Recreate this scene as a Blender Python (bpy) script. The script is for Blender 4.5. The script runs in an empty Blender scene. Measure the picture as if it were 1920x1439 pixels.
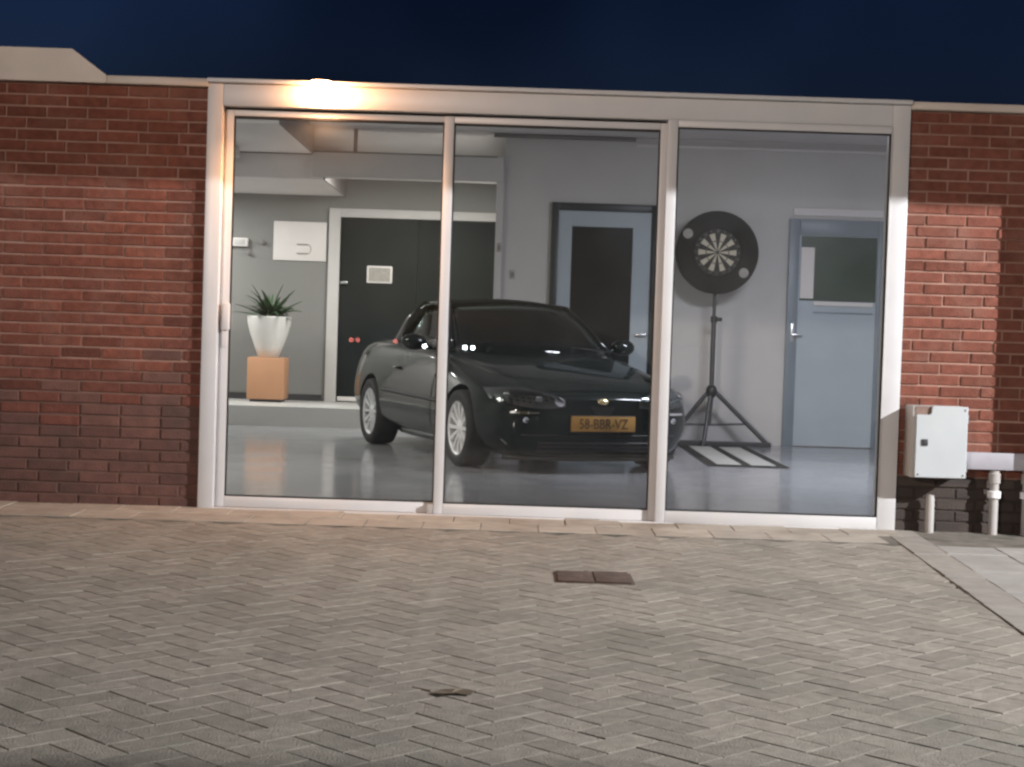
import bpy, bmesh, math, random
from mathutils import Vector, Matrix
R = math.radians
random.seed(7)
sc = bpy.context.scene
COL = sc.collection

# ------------------------------------------------------------------ camera
cam = bpy.data.cameras.new('camera')
cam.sensor_width = 36.0
cam.lens = 36.0 * 3030 / 1920
cam.clip_end = 600
cam_o = bpy.data.objects.new('camera', cam)
COL.objects.link(cam_o)
pit, rol = R(1.786), R(1.85)
cam_o.matrix_world = (Matrix.Translation((0, -8.85, 1.02))
                      @ Matrix.Rotation(R(90) - pit, 4, 'X')
                      @ Matrix.Rotation(rol, 4, 'Z'))
sc.camera = cam_o

# ------------------------------------------------------------------ night sky
w = bpy.data.worlds.new('World')
sc.world = w
w.use_nodes = True
nt = w.node_tree
for n in list(nt.nodes):
    nt.nodes.remove(n)
wo = nt.nodes.new('ShaderNodeOutputWorld')
bg = nt.nodes.new('ShaderNodeBackground')
sky = nt.nodes.new('ShaderNodeTexSky')
sky.sky_type = 'NISHITA'
sky.sun_disc = False
sky.sun_elevation = R(1.0)
sky.sun_rotation = R(180)
tc = nt.nodes.new('ShaderNodeTexCoord')
ns = nt.nodes.new('ShaderNodeTexNoise')
ns.inputs['Scale'].default_value = 2.6
ns.inputs['Detail'].default_value = 3
ns.inputs['Roughness'].default_value = 0.45
mr = nt.nodes.new('ShaderNodeMapRange')
mr.inputs['From Min'].default_value = 0.38
mr.inputs['From Max'].default_value = 0.62
mr.inputs['To Min'].default_value = 0.5
mr.inputs['To Max'].default_value = 1.45
mx = nt.nodes.new('ShaderNodeMix')
mx.data_type = 'RGBA'
mx.blend_type = 'MULTIPLY'
mx.inputs[0].default_value = 1
nt.links.new(tc.outputs['Generated'], ns.inputs['Vector'])
nt.links.new(ns.outputs['Fac'], mr.inputs['Value'])
nt.links.new(sky.outputs['Color'], mx.inputs[6])
nt.links.new(mr.outputs['Result'], mx.inputs[7])
tint = nt.nodes.new('ShaderNodeMix')
tint.data_type = 'RGBA'
tint.blend_type = 'MULTIPLY'
tint.inputs[0].default_value = 1
tint.inputs[7].default_value = (0.24, 0.49, 1.85, 1)
nt.links.new(mx.outputs[2], tint.inputs[6])
nt.links.new(tint.outputs[2], bg.inputs['Color'])
bg.inputs['Strength'].default_value = 0.018
nt.links.new(bg.outputs[0], wo.inputs[0])

# faint moonlight
sun = bpy.data.lights.new('moonlight', 'SUN')
sun.energy = 0.02
sun.angle = R(10)
sun.color = (0.85, 0.9, 1.0)
sun_o = bpy.data.objects.new('moonlight', sun)
COL.objects.link(sun_o)
sun_o.rotation_euler = (R(55), 0, R(-20))

sc.view_settings.view_transform = 'Standard'
sc.view_settings.look = 'None'
sc.view_settings.exposure = 0.0
sc.view_settings.gamma = 1.0
sc.view_settings.use_curve_mapping = False
sc.cycles.use_denoising = True
sc.cycles.sample_clamp_indirect = 4.0
sc.cycles.max_bounces = 10
sc.cycles.transparent_max_bounces = 24
sc.cycles.filter_width = 2.5

# ------------------------------------------------------------------ materials
MATS = {}


def mat(name, col, rough=0.6, metal=0.0, var=0.12, scale=6.0, bump=0.0, bscale=40.0, coat=0.0,
        per_piece=0.0, stain=None, stain_amt=0.0, stain_scale=1.5, rvar=0.0, spec=0.5, stretch=(1, 1, 1)):
    """procedural principled material: noise grain, per-piece shift, stains, fine relief"""
    m = bpy.data.materials.new(name)
    m.use_nodes = True
    t = m.node_tree
    b = t.nodes['Principled BSDF']
    b.inputs['Roughness'].default_value = rough
    b.inputs['Metallic'].default_value = metal
    b.inputs['Coat Weight'].default_value = coat
    b.inputs['Coat Roughness'].default_value = 0.03
    b.inputs['Specular IOR Level'].default_value = spec
    tcn = t.nodes.new('ShaderNodeTexCoord')
    geo = t.nodes.new('ShaderNodeNewGeometry')
    mp = t.nodes.new('ShaderNodeMapping')
    mp.inputs['Scale'].default_value = stretch
    t.links.new(geo.outputs['Position'], mp.inputs['Vector'])
    nz = t.nodes.new('ShaderNodeTexNoise')
    nz.inputs['Scale'].default_value = scale
    nz.inputs['Detail'].default_value = 6
    t.links.new(mp.outputs['Vector'], nz.inputs['Vector'])
    ma = t.nodes.new('ShaderNodeMapRange')
    ma.inputs['From Min'].default_value = 0.25
    ma.inputs['From Max'].default_value = 0.75
    ma.inputs['To Min'].default_value = 1 - var
    ma.inputs['To Max'].default_value = 1 + var
    t.links.new(nz.outputs['Fac'], ma.inputs['Value'])
    fac = ma.outputs['Result']
    if per_piece > 0:
        oi = t.nodes.new('ShaderNodeObjectInfo')
        ad = t.nodes.new('ShaderNodeMath')
        ad.operation = 'ADD'
        fr = t.nodes.new('ShaderNodeMath')
        fr.operation = 'FRACT'
        t.links.new(oi.outputs['Random'], ad.inputs[0])
        t.links.new(geo.outputs['Random Per Island'], ad.inputs[1])
        t.links.new(ad.outputs[0], fr.inputs[0])
        pr = t.nodes.new('ShaderNodeMapRange')
        pr.inputs['To Min'].default_value = 1 - per_piece
        pr.inputs['To Max'].default_value = 1 + per_piece
        t.links.new(fr.outputs[0], pr.inputs['Value'])
        mu = t.nodes.new('ShaderNodeMath')
        mu.operation = 'MULTIPLY'
        t.links.new(fac, mu.inputs[0])
        t.links.new(pr.outputs['Result'], mu.inputs[1])
        fac = mu.outputs[0]
    vm = t.nodes.new('ShaderNodeVectorMath')
    vm.operation = 'SCALE'
    vm.inputs[0].default_value = col
    t.links.new(fac, vm.inputs['Scale'])
    out = vm.outputs['Vector']
    if stain:
        n2 = t.nodes.new('ShaderNodeTexNoise')
        n2.inputs['Scale'].default_value = stain_scale
        n2.inputs['Detail'].default_value = 5
        n2.inputs['Roughness'].default_value = 0.6
        t.links.new(mp.outputs['Vector'], n2.inputs['Vector'])
        cr = t.nodes.new('ShaderNodeMapRange')
        cr.inputs['From Min'].default_value = 0.5
        cr.inputs['From Max'].default_value = 0.72
        cr.inputs['To Min'].default_value = 0
        cr.inputs['To Max'].default_value = stain_amt
        t.links.new(n2.outputs['Fac'], cr.inputs['Value'])
        mi = t.nodes.new('ShaderNodeMix')
        mi.data_type = 'RGBA'
        t.links.new(cr.outputs['Result'], mi.inputs[0])
        t.links.new(out, mi.inputs[6])
        mi.inputs[7].default_value = (*stain, 1)
        out = mi.outputs[2]
    t.links.new(out, b.inputs['Base Color'])
    if rvar > 0:
        rr = t.nodes.new('ShaderNodeMapRange')
        rr.inputs['From Min'].default_value = 0.3
        rr.inputs['From Max'].default_value = 0.7
        rr.inputs['To Min'].default_value = max(0.02, rough - rvar)
        rr.inputs['To Max'].default_value = rough + rvar
        t.links.new(nz.outputs['Fac'], rr.inputs['Value'])
        t.links.new(rr.outputs['Result'], b.inputs['Roughness'])
    if bump > 0:
        n3 = t.nodes.new('ShaderNodeTexNoise')
        n3.inputs['Scale'].default_value = bscale
        n3.inputs['Detail'].default_value = 5
        t.links.new(geo.outputs['Position'], n3.inputs['Vector'])
        bp = t.nodes.new('ShaderNodeBump')
        bp.inputs['Strength'].default_value = bump
        bp.inputs['Distance'].default_value = 0.01
        t.links.new(n3.outputs['Fac'], bp.inputs['Height'])
        t.links.new(bp.outputs['Normal'], b.inputs['Normal'])
    MATS[name] = m
    return m


def glass_mat(name, tint, ior=1.5, rough=0.0, density=0.0, base=(0, 0, 0)):
    """thin pane: clear (or partly opaque film) with a Fresnel mirror"""
    m = bpy.data.materials.new(name)
    m.use_nodes = True
    t = m.node_tree
    for n in list(t.nodes):
        t.nodes.remove(n)
    o = t.nodes.new('ShaderNodeOutputMaterial')
    tr = t.nodes.new('ShaderNodeBsdfTransparent')
    tr.inputs[0].default_value = (*tint, 1)
    gl = t.nodes.new('ShaderNodeBsdfGlossy')
    gl.inputs['Roughness'].default_value = rough
    fr = t.nodes.new('ShaderNodeFresnel')
    fr.inputs['IOR'].default_value = ior
    body = tr.outputs[0]
    if density > 0:
        df = t.nodes.new('ShaderNodeBsdfDiffuse')
        df.inputs[0].default_value = (*base, 1)
        m0 = t.nodes.new('ShaderNodeMixShader')
        m0.inputs[0].default_value = density
        t.links.new(tr.outputs[0], m0.inputs[1])
        t.links.new(df.outputs[0], m0.inputs[2])
        body = m0.outputs[0]
    ms = t.nodes.new('ShaderNodeMixShader')
    t.links.new(fr.outputs[0], ms.inputs[0])
    t.links.new(body, ms.inputs[1])
    t.links.new(gl.outputs[0], ms.inputs[2])
    t.links.new(ms.outputs[0], o.inputs[0])
    MATS[name] = m
    return m


def emit_mat(name, col, strength):
    m = bpy.data.materials.new(name)
    m.use_nodes = True
    t = m.node_tree
    for n in list(t.nodes):
        t.nodes.remove(n)
    o = t.nodes.new('ShaderNodeOutputMaterial')
    e = t.nodes.new('ShaderNodeEmission')
    e.inputs[0].default_value = (*col, 1)
    e.inputs[1].default_value = strength
    t.links.new(e.outputs[0], o.inputs[0])
    MATS[name] = m
    return m


mat('asphalt', (0.06, 0.06, 0.06), 0.9, var=0.2, scale=3, bump=0.3)
mat('paver', (0.272, 0.246, 0.205), 0.9, var=0.2, scale=24, bump=0.5, bscale=160, per_piece=0.12,
    stain=(0.165, 0.16, 0.13), stain_amt=0.75, stain_scale=1.1, spec=0.25)
mat('paver_bed', (0.15, 0.135, 0.11), 0.95, var=0.3, scale=9, bump=0.5, stain=(0.04, 0.042, 0.03), stain_amt=1.0, stain_scale=4)
mat('slab', (0.36, 0.318, 0.262), 0.85, var=0.14, scale=9, bump=0.4, bscale=90, per_piece=0.08,
    stain=(0.16, 0.125, 0.085), stain_amt=0.7, stain_scale=1.8)
mat('slab_grey', (0.31, 0.295, 0.27), 0.85, var=0.12, scale=8, bump=0.4, bscale=90, per_piece=0.07,
    stain=(0.2, 0.18, 0.15), stain_amt=0.5, stain_scale=1.5)
mat('gutter', (0.265, 0.245, 0.212), 0.85, var=0.15, scale=10, bump=0.4, bscale=90, per_piece=0.1)
mat('brick', (0.16, 0.056, 0.037), 0.9, var=0.28, scale=22, bump=0.6, bscale=130, per_piece=0.17, spec=0.25,
    stain=(0.26, 0.15, 0.115), stain_amt=0.4, stain_scale=3.4)
mat('brick_half_shaded', (0.14, 0.052, 0.037), 0.9, var=0.28, scale=22, bump=0.6, bscale=130, per_piece=0.2, spec=0.25)  # tone easing into the shade painted at the left wall's foot
mat('brick_shaded', (0.118, 0.054, 0.041), 0.85, var=0.25, scale=14, bump=0.5, bscale=110, per_piece=0.22,  # brick with the shade at the left wall's foot in its colour
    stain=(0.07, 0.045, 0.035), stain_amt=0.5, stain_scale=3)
mat('brick_foot_dark', (0.042, 0.03, 0.024), 0.8, var=0.3, scale=9, bump=0.4, bscale=90, per_piece=0.2)  # darkest brick tone, for the lowest courses of the right wall
mat('mortar', (0.32, 0.185, 0.14), 0.95, var=0.22, scale=7, bump=0.4, bscale=150,
    stain=(0.22, 0.11, 0.08), stain_amt=0.9, stain_scale=2.2)
mat('mortar_shaded', (0.135, 0.076, 0.058), 0.95, var=0.25, scale=7, bump=0.4, bscale=150)  # mortar carrying the same painted shade
mat('mortar_mid', (0.20, 0.115, 0.088), 0.95, var=0.25, scale=7, bump=0.4, bscale=150, stain=(0.13, 0.08, 0.06), stain_amt=0.9, stain_scale=3.0)  # step between the plain and the darker mortar
mat('mortar_foot_dark', (0.045, 0.034, 0.028), 0.95, var=0.25, scale=7)
mat('frame_white', (0.55, 0.545, 0.54), 0.38, var=0.05, scale=5, stain=(0.55, 0.5, 0.44), stain_amt=0.3, stain_scale=2.5)
mat('trim', (0.5, 0.44, 0.38), 0.5, var=0.1, scale=5, stain=(0.4, 0.33, 0.27), stain_amt=0.5, stain_scale=3)
mat('seal', (0.02, 0.02, 0.02), 0.7)
mat('track_shadow_gap', (0.12, 0.09, 0.07), 0.8)
mat('handle_plastic', (0.6, 0.57, 0.55), 0.45, var=0.04)
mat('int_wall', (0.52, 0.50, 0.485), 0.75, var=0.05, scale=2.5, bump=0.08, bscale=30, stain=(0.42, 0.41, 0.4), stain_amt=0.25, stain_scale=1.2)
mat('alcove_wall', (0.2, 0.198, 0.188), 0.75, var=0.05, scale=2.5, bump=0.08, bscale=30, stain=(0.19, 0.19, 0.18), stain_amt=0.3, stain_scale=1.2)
mat('int_ceiling', (0.66, 0.63, 0.62), 0.85, var=0.05, scale=2)
mat('shade_and_fitting_grey', (0.2, 0.185, 0.18), 0.85, var=0.1, scale=3)  # dark fittings, and soffit sides with their shade put into the colour
mat('floor_coat', (0.255, 0.258, 0.272), 0.15, var=0.08, scale=2.2, rvar=0.05, stain=(0.20, 0.20, 0.21), stain_amt=0.5, stain_scale=1.1)
mat('platform', (0.46, 0.455, 0.44), 0.45, var=0.06, scale=3)
mat('skirting', (0.03, 0.03, 0.032), 0.5)
mat('door_dark', (0.010, 0.014, 0.0135), 0.6, var=0.12, scale=4, spec=0.15)
mat('door_frame_dark', (0.016, 0.021, 0.026), 0.4, var=0.1)
mat('door_grey', (0.36, 0.41, 0.45), 0.4, var=0.05, scale=3)
mat('door_frame_grey', (0.17, 0.205, 0.24), 0.4, var=0.05)
mat('pane_dark', (0.006, 0.008, 0.008), 0.25, var=0.1)
mat('pane_green', (0.008, 0.032, 0.016), 0.3, var=0.3, scale=2)
mat('paper', (0.7, 0.66, 0.64), 0.7, var=0.03)
mat('ink', (0.05, 0.045, 0.045), 0.7)
mat('steel', (0.55, 0.55, 0.56), 0.3, metal=1.0, var=0.1)
mat('zinc', (0.4, 0.39, 0.42), 0.55, metal=0.3, var=0.1, scale=8, stain=(0.3, 0.28, 0.28), stain_amt=0.4)
mat('pvc_grey', (0.38, 0.36, 0.34), 0.5, var=0.1, scale=12, stain=(0.25, 0.2, 0.16), stain_amt=0.5, stain_scale=6)
mat('pvc_white', (0.75, 0.75, 0.74), 0.4, var=0.05)
mat('box_paint', (0.43, 0.455, 0.46), 0.42, var=0.04, scale=6, stain=(0.5, 0.5, 0.47), stain_amt=0.25, stain_scale=5)
mat('box_side', (0.42, 0.41, 0.385), 0.5, var=0.08, scale=6)
mat('label_brown', (0.2, 0.13, 0.1), 0.6, var=0.2, scale=20)
mat('rust', (0.088, 0.06, 0.046), 0.8, metal=0.2, var=0.35, scale=18, bump=0.6, bscale=60)
mat('leaf_dry', (0.12, 0.092, 0.06), 0.8, var=0.3, scale=25)
mat('leaf_green', (0.035, 0.075, 0.03), 0.5, var=0.35, scale=12, per_piece=0.4)
mat('soil', (0.03, 0.022, 0.016), 0.95, var=0.3, scale=30)
mat('pot', (0.68, 0.67, 0.64), 0.45, var=0.05, scale=4)
mat('plinth_orange', (0.5, 0.26, 0.14), 0.6, var=0.06, scale=3)
mat('black_plastic', (0.012, 0.012, 0.012), 0.4, var=0.1)
mat('black_foam', (0.009, 0.0088, 0.008), 0.8, var=0.2, scale=20, spec=0.15)
mat('sisal_cream', (0.52, 0.47, 0.36), 0.85, var=0.1, scale=60)
mat('sisal_black', (0.018, 0.017, 0.015), 0.85, var=0.15, scale=60)
mat('sisal_red', (0.075, 0.055, 0.045), 0.85, var=0.1, scale=60)
mat('sisal_green', (0.05, 0.06, 0.05), 0.85, var=0.1, scale=60)
mat('logo_grey', (0.3, 0.28, 0.25), 0.6, var=0.2, scale=40)
mat('stand_metal', (0.06, 0.06, 0.062), 0.4, metal=0.4, var=0.1)
mat('car_paint', (0.0018, 0.0065, 0.0055), 0.4, metal=0.0, var=0.05, scale=3, coat=0.75, spec=0.08)
mat('car_black', (0.008, 0.008, 0.008), 0.55, var=0.1)
mat('soft_top', (0.008, 0.011, 0.0105), 0.8, var=0.2, scale=30, bump=0.3, bscale=200, spec=0.2)
mat('lamp_bowl', (0.13, 0.135, 0.135), 0.35, metal=0.5, var=0.1)
mat('tyre', (0.014, 0.014, 0.014), 0.8, var=0.15, scale=20)
mat('alloy', (0.8, 0.8, 0.81), 0.35, metal=0.45, var=0.06)
mat('chrome', (0.85, 0.85, 0.86), 0.08, metal=1.0, var=0.02)
mat('badge_gold', (0.75, 0.62, 0.35), 0.25, metal=0.7, var=0.1)
mat('plate_yellow', (0.36, 0.20, 0.05), 0.5, var=0.06, scale=12)
mat('plate_ink', (0.07, 0.035, 0.012), 0.6)
mat('seat_leather', (0.16, 0.15, 0.13), 0.5, var=0.1)
mat('lamp_metal', (0.08, 0.075, 0.07), 0.45, metal=0.5)
mat('shadow_post_paint', (0.2, 0.19, 0.17), 0.6)
mat('red_lens', (0.16, 0.008, 0.006), 0.2, coat=1.0)
mat('roofing', (0.05, 0.05, 0.05), 0.9)
glass_mat('pane_clear', (0.95, 0.965, 0.96), density=0.05, base=(0.80, 0.82, 0.86))
_t = MATS['pane_clear'].node_tree
_g = _t.nodes.new('ShaderNodeNewGeometry')
_n = _t.nodes.new('ShaderNodeTexNoise')
_n.inputs['Scale'].default_value = 2.2
_n.inputs['Detail'].default_value = 7
_n.inputs['Roughness'].default_value = 0.65
_r = _t.nodes.new('ShaderNodeMapRange')
_r.inputs['From Min'].default_value = 0.3
_r.inputs['From Max'].default_value = 0.75
_r.inputs['To Min'].default_value = 0.003
_r.inputs['To Max'].default_value = 0.013
_t.links.new(_g.outputs['Position'], _n.inputs['Vector'])
_t.links.new(_n.outputs['Fac'], _r.inputs['Value'])
for _m in _t.nodes:
    if _m.type == 'MIX_SHADER' and not _m.inputs[0].is_linked:
        _t.links.new(_r.outputs['Result'], _m.inputs[0])
_d = MATS['pane_clear'].copy()
_d.name = 'pane_dusty'
for _m in _d.node_tree.nodes:
    if _m.type == 'MAP_RANGE':
        _m.inputs['To Min'].default_value = 0.008
        _m.inputs['To Max'].default_value = 0.028
MATS['pane_dusty'] = _d
glass_mat('car_glass', (0.62, 0.72, 0.69), density=0.06, base=(0.02, 0.05, 0.045))
glass_mat('lens_clear', (0.85, 0.88, 0.88))
emit_mat('lamp_glow', (1.0, 0.46, 0.20), 110.0)
emit_mat('panel_glow', (0.93, 0.96, 1.0), 3.0)
emit_mat('headlamp_lit', (0.9, 0.95, 1.0), 60.0)
emit_mat('taillamp_lit', (1.0, 0.22, 0.17), 9.0)
emit_mat('led_glow', (1.0, 0.95, 0.86), 20.0)

# ------------------------------------------------------------------ helpers


def tag(o, label=None, cat=None, group=None, kind=None):
    if label: o['label'] = label
    if cat: o['category'] = cat
    if group: o['group'] = group
    if kind: o['kind'] = kind
    return o


def empty(name, loc=(0, 0, 0), rz=0.0, label=None, cat=None, group=None, parent=None):
    o = bpy.data.objects.new(name, None)
    COL.objects.link(o)
    o.location = loc
    o.rotation_euler = (0, 0, rz)
    o.empty_display_size = 0.1
    if parent: o.parent = parent
    return tag(o, label, cat, group)


def link(name, me, m=None, parent=None, loc=(0, 0, 0), rot=(0, 0, 0)):
    if m is not None and not me.materials:
        me.materials.append(MATS[m])
    o = bpy.data.objects.new(name, me)
    COL.objects.link(o)
    o.location = loc
    o.rotation_euler = rot
    if parent: o.parent = parent
    return o


def mesh(bm, name, smooth=False, angle=None):
    bmesh.ops.recalc_face_normals(bm, faces=bm.faces)
    me = bpy.data.meshes.new(name)
    bm.to_mesh(me)
    bm.free()
    if smooth:
        for p in me.polygons: p.use_smooth = True
        if angle is not None:
            me.set_sharp_from_angle(angle=R(angle))
    return me


def bx(bm, x0, x1, y0, y1, z0, z1, bev=0.0):
    vs = [bm.verts.new(p) for p in ((x0, y0, z0), (x1, y0, z0), (x1, y1, z0), (x0, y1, z0),
                                    (x0, y0, z1), (x1, y0, z1), (x1, y1, z1), (x0, y1, z1))]
    fs = [bm.faces.new([vs[i] for i in q]) for q in ((0, 3, 2, 1), (4, 5, 6, 7), (0, 1, 5, 4), (1, 2, 6, 5), (2, 3, 7, 6), (3, 0, 4, 7))]
    if bev > 0:
        es = set()
        for f in fs: es.update(f.edges)
        bmesh.ops.bevel(bm, geom=list(es), offset=bev, segments=2, affect='EDGES', profile=0.5)


def box(name, x0, x1, y0, y1, z0, z1, m, parent=None, bev=0.0, loc=(0, 0, 0)):
    bm = bmesh.new()
    bx(bm, x0, x1, y0, y1, z0, z1, bev)
    return link(name, mesh(bm, name, bev > 0, 40), m, parent, loc)


def tube(bm, pts, r, seg=10, cap=True):
    """round tube through points, radius r or list"""
    pts = [Vector(p) for p in pts]
    rs = r if isinstance(r, (list, tuple)) else [r] * len(pts)
    rings = []
    for i, p in enumerate(pts):
        d = (pts[min(i + 1, len(pts) - 1)] - pts[max(i - 1, 0)]).normalized()
        up = Vector((0, 0, 1)) if abs(d.z) < 0.9 else Vector((1, 0, 0))
        a = d.cross(up).normalized()
        b = d.cross(a).normalized()
        rings.append([bm.verts.new(p + (a * math.cos(2 * math.pi * k / seg) + b * math.sin(2 * math.pi * k / seg)) * rs[i]) for k in range(seg)])
    for i in range(len(rings) - 1):
        for k in range(seg):
            bm.faces.new((rings[i][k], rings[i][(k + 1) % seg], rings[i + 1][(k + 1) % seg], rings[i + 1][k]))
    if cap:
        bm.faces.new(rings[0][::-1])
        bm.faces.new(rings[-1])


def tube_o(name, pts, r, m, parent=None, seg=12):
    bm = bmesh.new()
    tube(bm, pts, r, seg)
    return link(name, mesh(bm, name, True, 50), m, parent)


def lathe(bm, prof, seg=32, axis='Z', cap0=True, cap1=True):
    """prof: list of (r, h)"""
    rings = []
    for r, h in prof:
        ring = []
        for k in range(seg):
            a = 2 * math.pi * k / seg
            c, s = r * math.cos(a), r * math.sin(a)
            ring.append(bm.verts.new({'Z': (c, s, h), 'Y': (c, h, s), 'X': (h, c, s)}[axis]))
        rings.append(ring)
    for i in range(len(rings) - 1):
        for k in range(seg):
            bm.faces.new((rings[i][k], rings[i][(k + 1) % seg], rings[i + 1][(k + 1) % seg], rings[i + 1][k]))
    if cap0 and prof[0][0] > 1e-5: bm.faces.new(rings[0])
    if cap1 and prof[-1][0] > 1e-5: bm.faces.new(rings[-1])


def lathe_o(name, prof, m, parent=None, seg=32, axis='Z', loc=(0, 0, 0), ang=35):
    bm = bmesh.new()
    lathe(bm, prof, seg, axis)
    return link(name, mesh(bm, name, True, ang), m, parent, loc)


def prism(name, pts, y0, y1, m, parent=None, bev=0.0):
    """polygon in XZ extruded along Y"""
    bm = bmesh.new()
    a = [bm.verts.new((x, y0, z)) for x, z in pts]
    b = [bm.verts.new((x, y1, z)) for x, z in pts]
    bm.faces.new(a)
    bm.faces.new(b[::-1])
    n = len(pts)
    for i in range(n):
        bm.faces.new((a[i], b[i], b[(i + 1) % n], a[(i + 1) % n]))
    if bev: bmesh.ops.bevel(bm, geom=list(bm.edges), offset=bev, segments=1, affect='EDGES')
    return link(name, mesh(bm, name), m, parent)


def chamfer_top(bm, M, lx, ly, h, c):
    """open-bottomed block, chamfered upper edges, M places it; base z=0 top z=h"""
    def q(s, z): return [bm.verts.new(M @ Vector((sx * (lx / 2 - s), sy * (ly / 2 - s), z))) for sx, sy in ((-1, -1), (1, -1), (1, 1), (-1, 1))]
    r0, r1, r2 = q(0, 0), q(0, h - c), q(c, h)
    for a, b in ((r0, r1), (r1, r2)):
        for k in range(4):
            bm.faces.new((a[k], a[(k + 1) % 4], b[(k + 1) % 4], b[k]))
    bm.faces.new(r2)


# ------------------------------------------------------------------ ground
bm = bmesh.new()
bx(bm, -150, 150, -200, 0.0, -0.3, -0.075)
tag(link('ground', mesh(bm, 'ground'), 'asphalt'), kind='structure')

# forecourt paving: clinker blocks in a diagonal herringbone
GUT_A = Vector((2.09, 0.0))            # the gutter line, slightly out of square with the wall
GUT_DIR = Vector((-0.064, -1)).normalized()
def gutter_x(y): return GUT_A.x + GUT_DIR.x / GUT_DIR.y * y

bm = bmesh.new()
vs = [bm.verts.new(p) for p in ((-6, -0.60, 0.0032), (2.08, -0.60, 0.0032), (1.3, -12, 0.0032), (-6, -12, 0.0032))]
bm.faces.new(vs)
bed = tag(link('forecourt_paving', mesh(bm, 'forecourt_paving'), 'paver_bed'), kind='structure')
PL, PW, PJ = 0.2, 0.1, 0.004
pav = []
c45 = math.sqrt(0.5)
for i in range(-110, 110):
    for j in range(-40, 40):
        for kind in (0, 1):
            if kind == 0: u, v, rot = i * PW + j * PL + PL / 2, i * PW - j * PL + PW / 2, R(45)
            else: u, v, rot = i * PW + j * PL + PL + PW / 2, i * PW - j * PL + PW - PL / 2, R(135)
            x, y = (u - v) * c45 - 0.02, (u + v) * c45
            if -11.5 < y < -0.60 and -5.6 < x < gutter_x(y) + 0.04:
                pav.append((x, y, rot))
bmp = bmesh.new()
chamfer_top(bmp, Matrix.Identity(4), PL - PJ, PW - PJ, 0.06, 0.0014)
pme = mesh(bmp, 'paver')
pme.materials.append(MATS['paver'])
def in_view(x, y, pad=0.1):
    d = y + 8.85
    return d > 3.3 and abs(x) < d * 0.318 + pad
vis = sorted([p for p in pav if in_view(p[0], p[1])], key=lambda p: p[1])
own = set(vis[:300])
bmr = bmesh.new()
for p in pav:
    x, y, rot = p
    # near the wall / gutter edge the last stones are cut
    if y > -0.63 or x > gutter_x(y) + 0.02: continue
    dz = max(-0.0006, random.gauss(0, 0.0007)) - 0.06 + 0.006
    tx, ty = random.gauss(0, 0.002), random.gauss(0, 0.002)
    rr = rot + random.gauss(0, 0.012)
    if p in own:
        o = link('paver', pme, None, bed, (x, y, dz), (tx, ty, rr))
    else:
        M = Matrix.Translation((x, y, dz)) @ Matrix.Rotation(rr, 4, 'Z') @ Matrix.Rotation(tx, 4, 'X') @ Matrix.Rotation(ty, 4, 'Y')
        chamfer_top(bmr, M, PL - PJ, PW - PJ, 0.06, 0.0014)
tag(link('paver_field', mesh(bmr, 'paver_field'), 'paver', bed), kind='stuff')

# strip of slabs along the front of the building
bm = bmesh.new()
bx(bm, -6, 6, -0.62, 0.0, -0.07, 0.0065)
strip = tag(link('slab_path', mesh(bm, 'slab_path'), 'paver_bed'), kind='structure')
bms = bmesh.new()
chamfer_top(bms, Matrix.Identity(4), 0.296, 0.296, 0.04, 0.002)
sme = mesh(bms, 'slab'); sme.materials.append(MATS['slab'])
for r_ in range(2):
    for k in range(-19, 7):
        x = k * 0.3 + 0.16 + (0.15 if r_ else 0)
        if x > 2.06: continue
        link('slab', sme, None, strip, (x, -0.155 - 0.3 * r_, -0.030 + random.gauss(0, 0.0015)),
             (random.gauss(0, 0.003), random.gauss(0, 0.003), random.gauss(0, 0.004)))

# gutter line and the lighter slabs to its right
gut = empty('gutter', (GUT_A.x, 0, 0), math.atan2(GUT_DIR.x, -GUT_DIR.y) * 1)
gut['kind'] = 'structure'
bmg = bmesh.new()
chamfer_top(bmg, Matrix.Identity(4), 0.178, 0.246, 0.05, 0.004)
gme = mesh(bmg, 'gutter_stone'); gme.materials.append(MATS['gutter'])
box('gutter_bed', -0.05, 0.16, -11, 0, -0.06, -0.008, 'paver_bed', gut)
for k in range(34):
    link('gutter_stone', gme, None, gut, (0.046, -0.13 - 0.25 * k, -0.0405 + random.gauss(0, 0.001)), (random.gauss(0, 0.002), 0.02, random.gauss(0, 0.006)))
bm = bmesh.new()
vs = [bm.verts.new(p) for p in ((2.24, 0, 0.0015), (6, 0, 0.0015), (6, -12, 0.0015), (1.47, -12, 0.0015))]
bm.faces.new(vs)
side = tag(link('side_paving', mesh(bm, 'side_paving'), 'paver_bed'), kind='structure')
bms = bmesh.new()
chamfer_top(bms, Matrix.Identity(4), 0.297, 0.297, 0.04, 0.004)
s2 = mesh(bms, 'slab'); s2.materials.append(MATS['slab_grey'])
brest = bmesh.new()
ca, sa = math.cos(gut.rotation_euler.z), math.sin(gut.rotation_euler.z)
for a in range(12):
    for b in range(36):
        lx, ly = 0.137 + 0.15 + a * 0.3, -0.155 - 0.3 * b - (0.15 if a % 2 else 0)
        x, y = GUT_A.x + lx * ca - ly * sa, lx * sa + ly * ca
        if y > -0.14 or y < -11: continue
        dz = -0.036 + random.gauss(0, 0.0012)
        rz = gut.rotation_euler.z + random.gauss(0, 0.003)
        if in_view(x, y, 0.3) and b < 14:
            link('slab', s2, None, side, (x, y, dz), (random.gauss(0, 0.002), random.gauss(0, 0.002), rz))
        else:
            chamfer_top(brest, Matrix.Translation((x, y, dz)) @ Matrix.Rotation(rz, 4, 'Z'), 0.297, 0.297, 0.04, 0.004)
tag(link('slab_field', mesh(brest, 'slab_field'), 'slab_grey', side), kind='stuff')

# ------------------------------------------------------------------ brick walls
BL, BH, JT = 0.21, 0.051, 0.0112
COURSE = BH + JT
_bm_cache = {}


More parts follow.
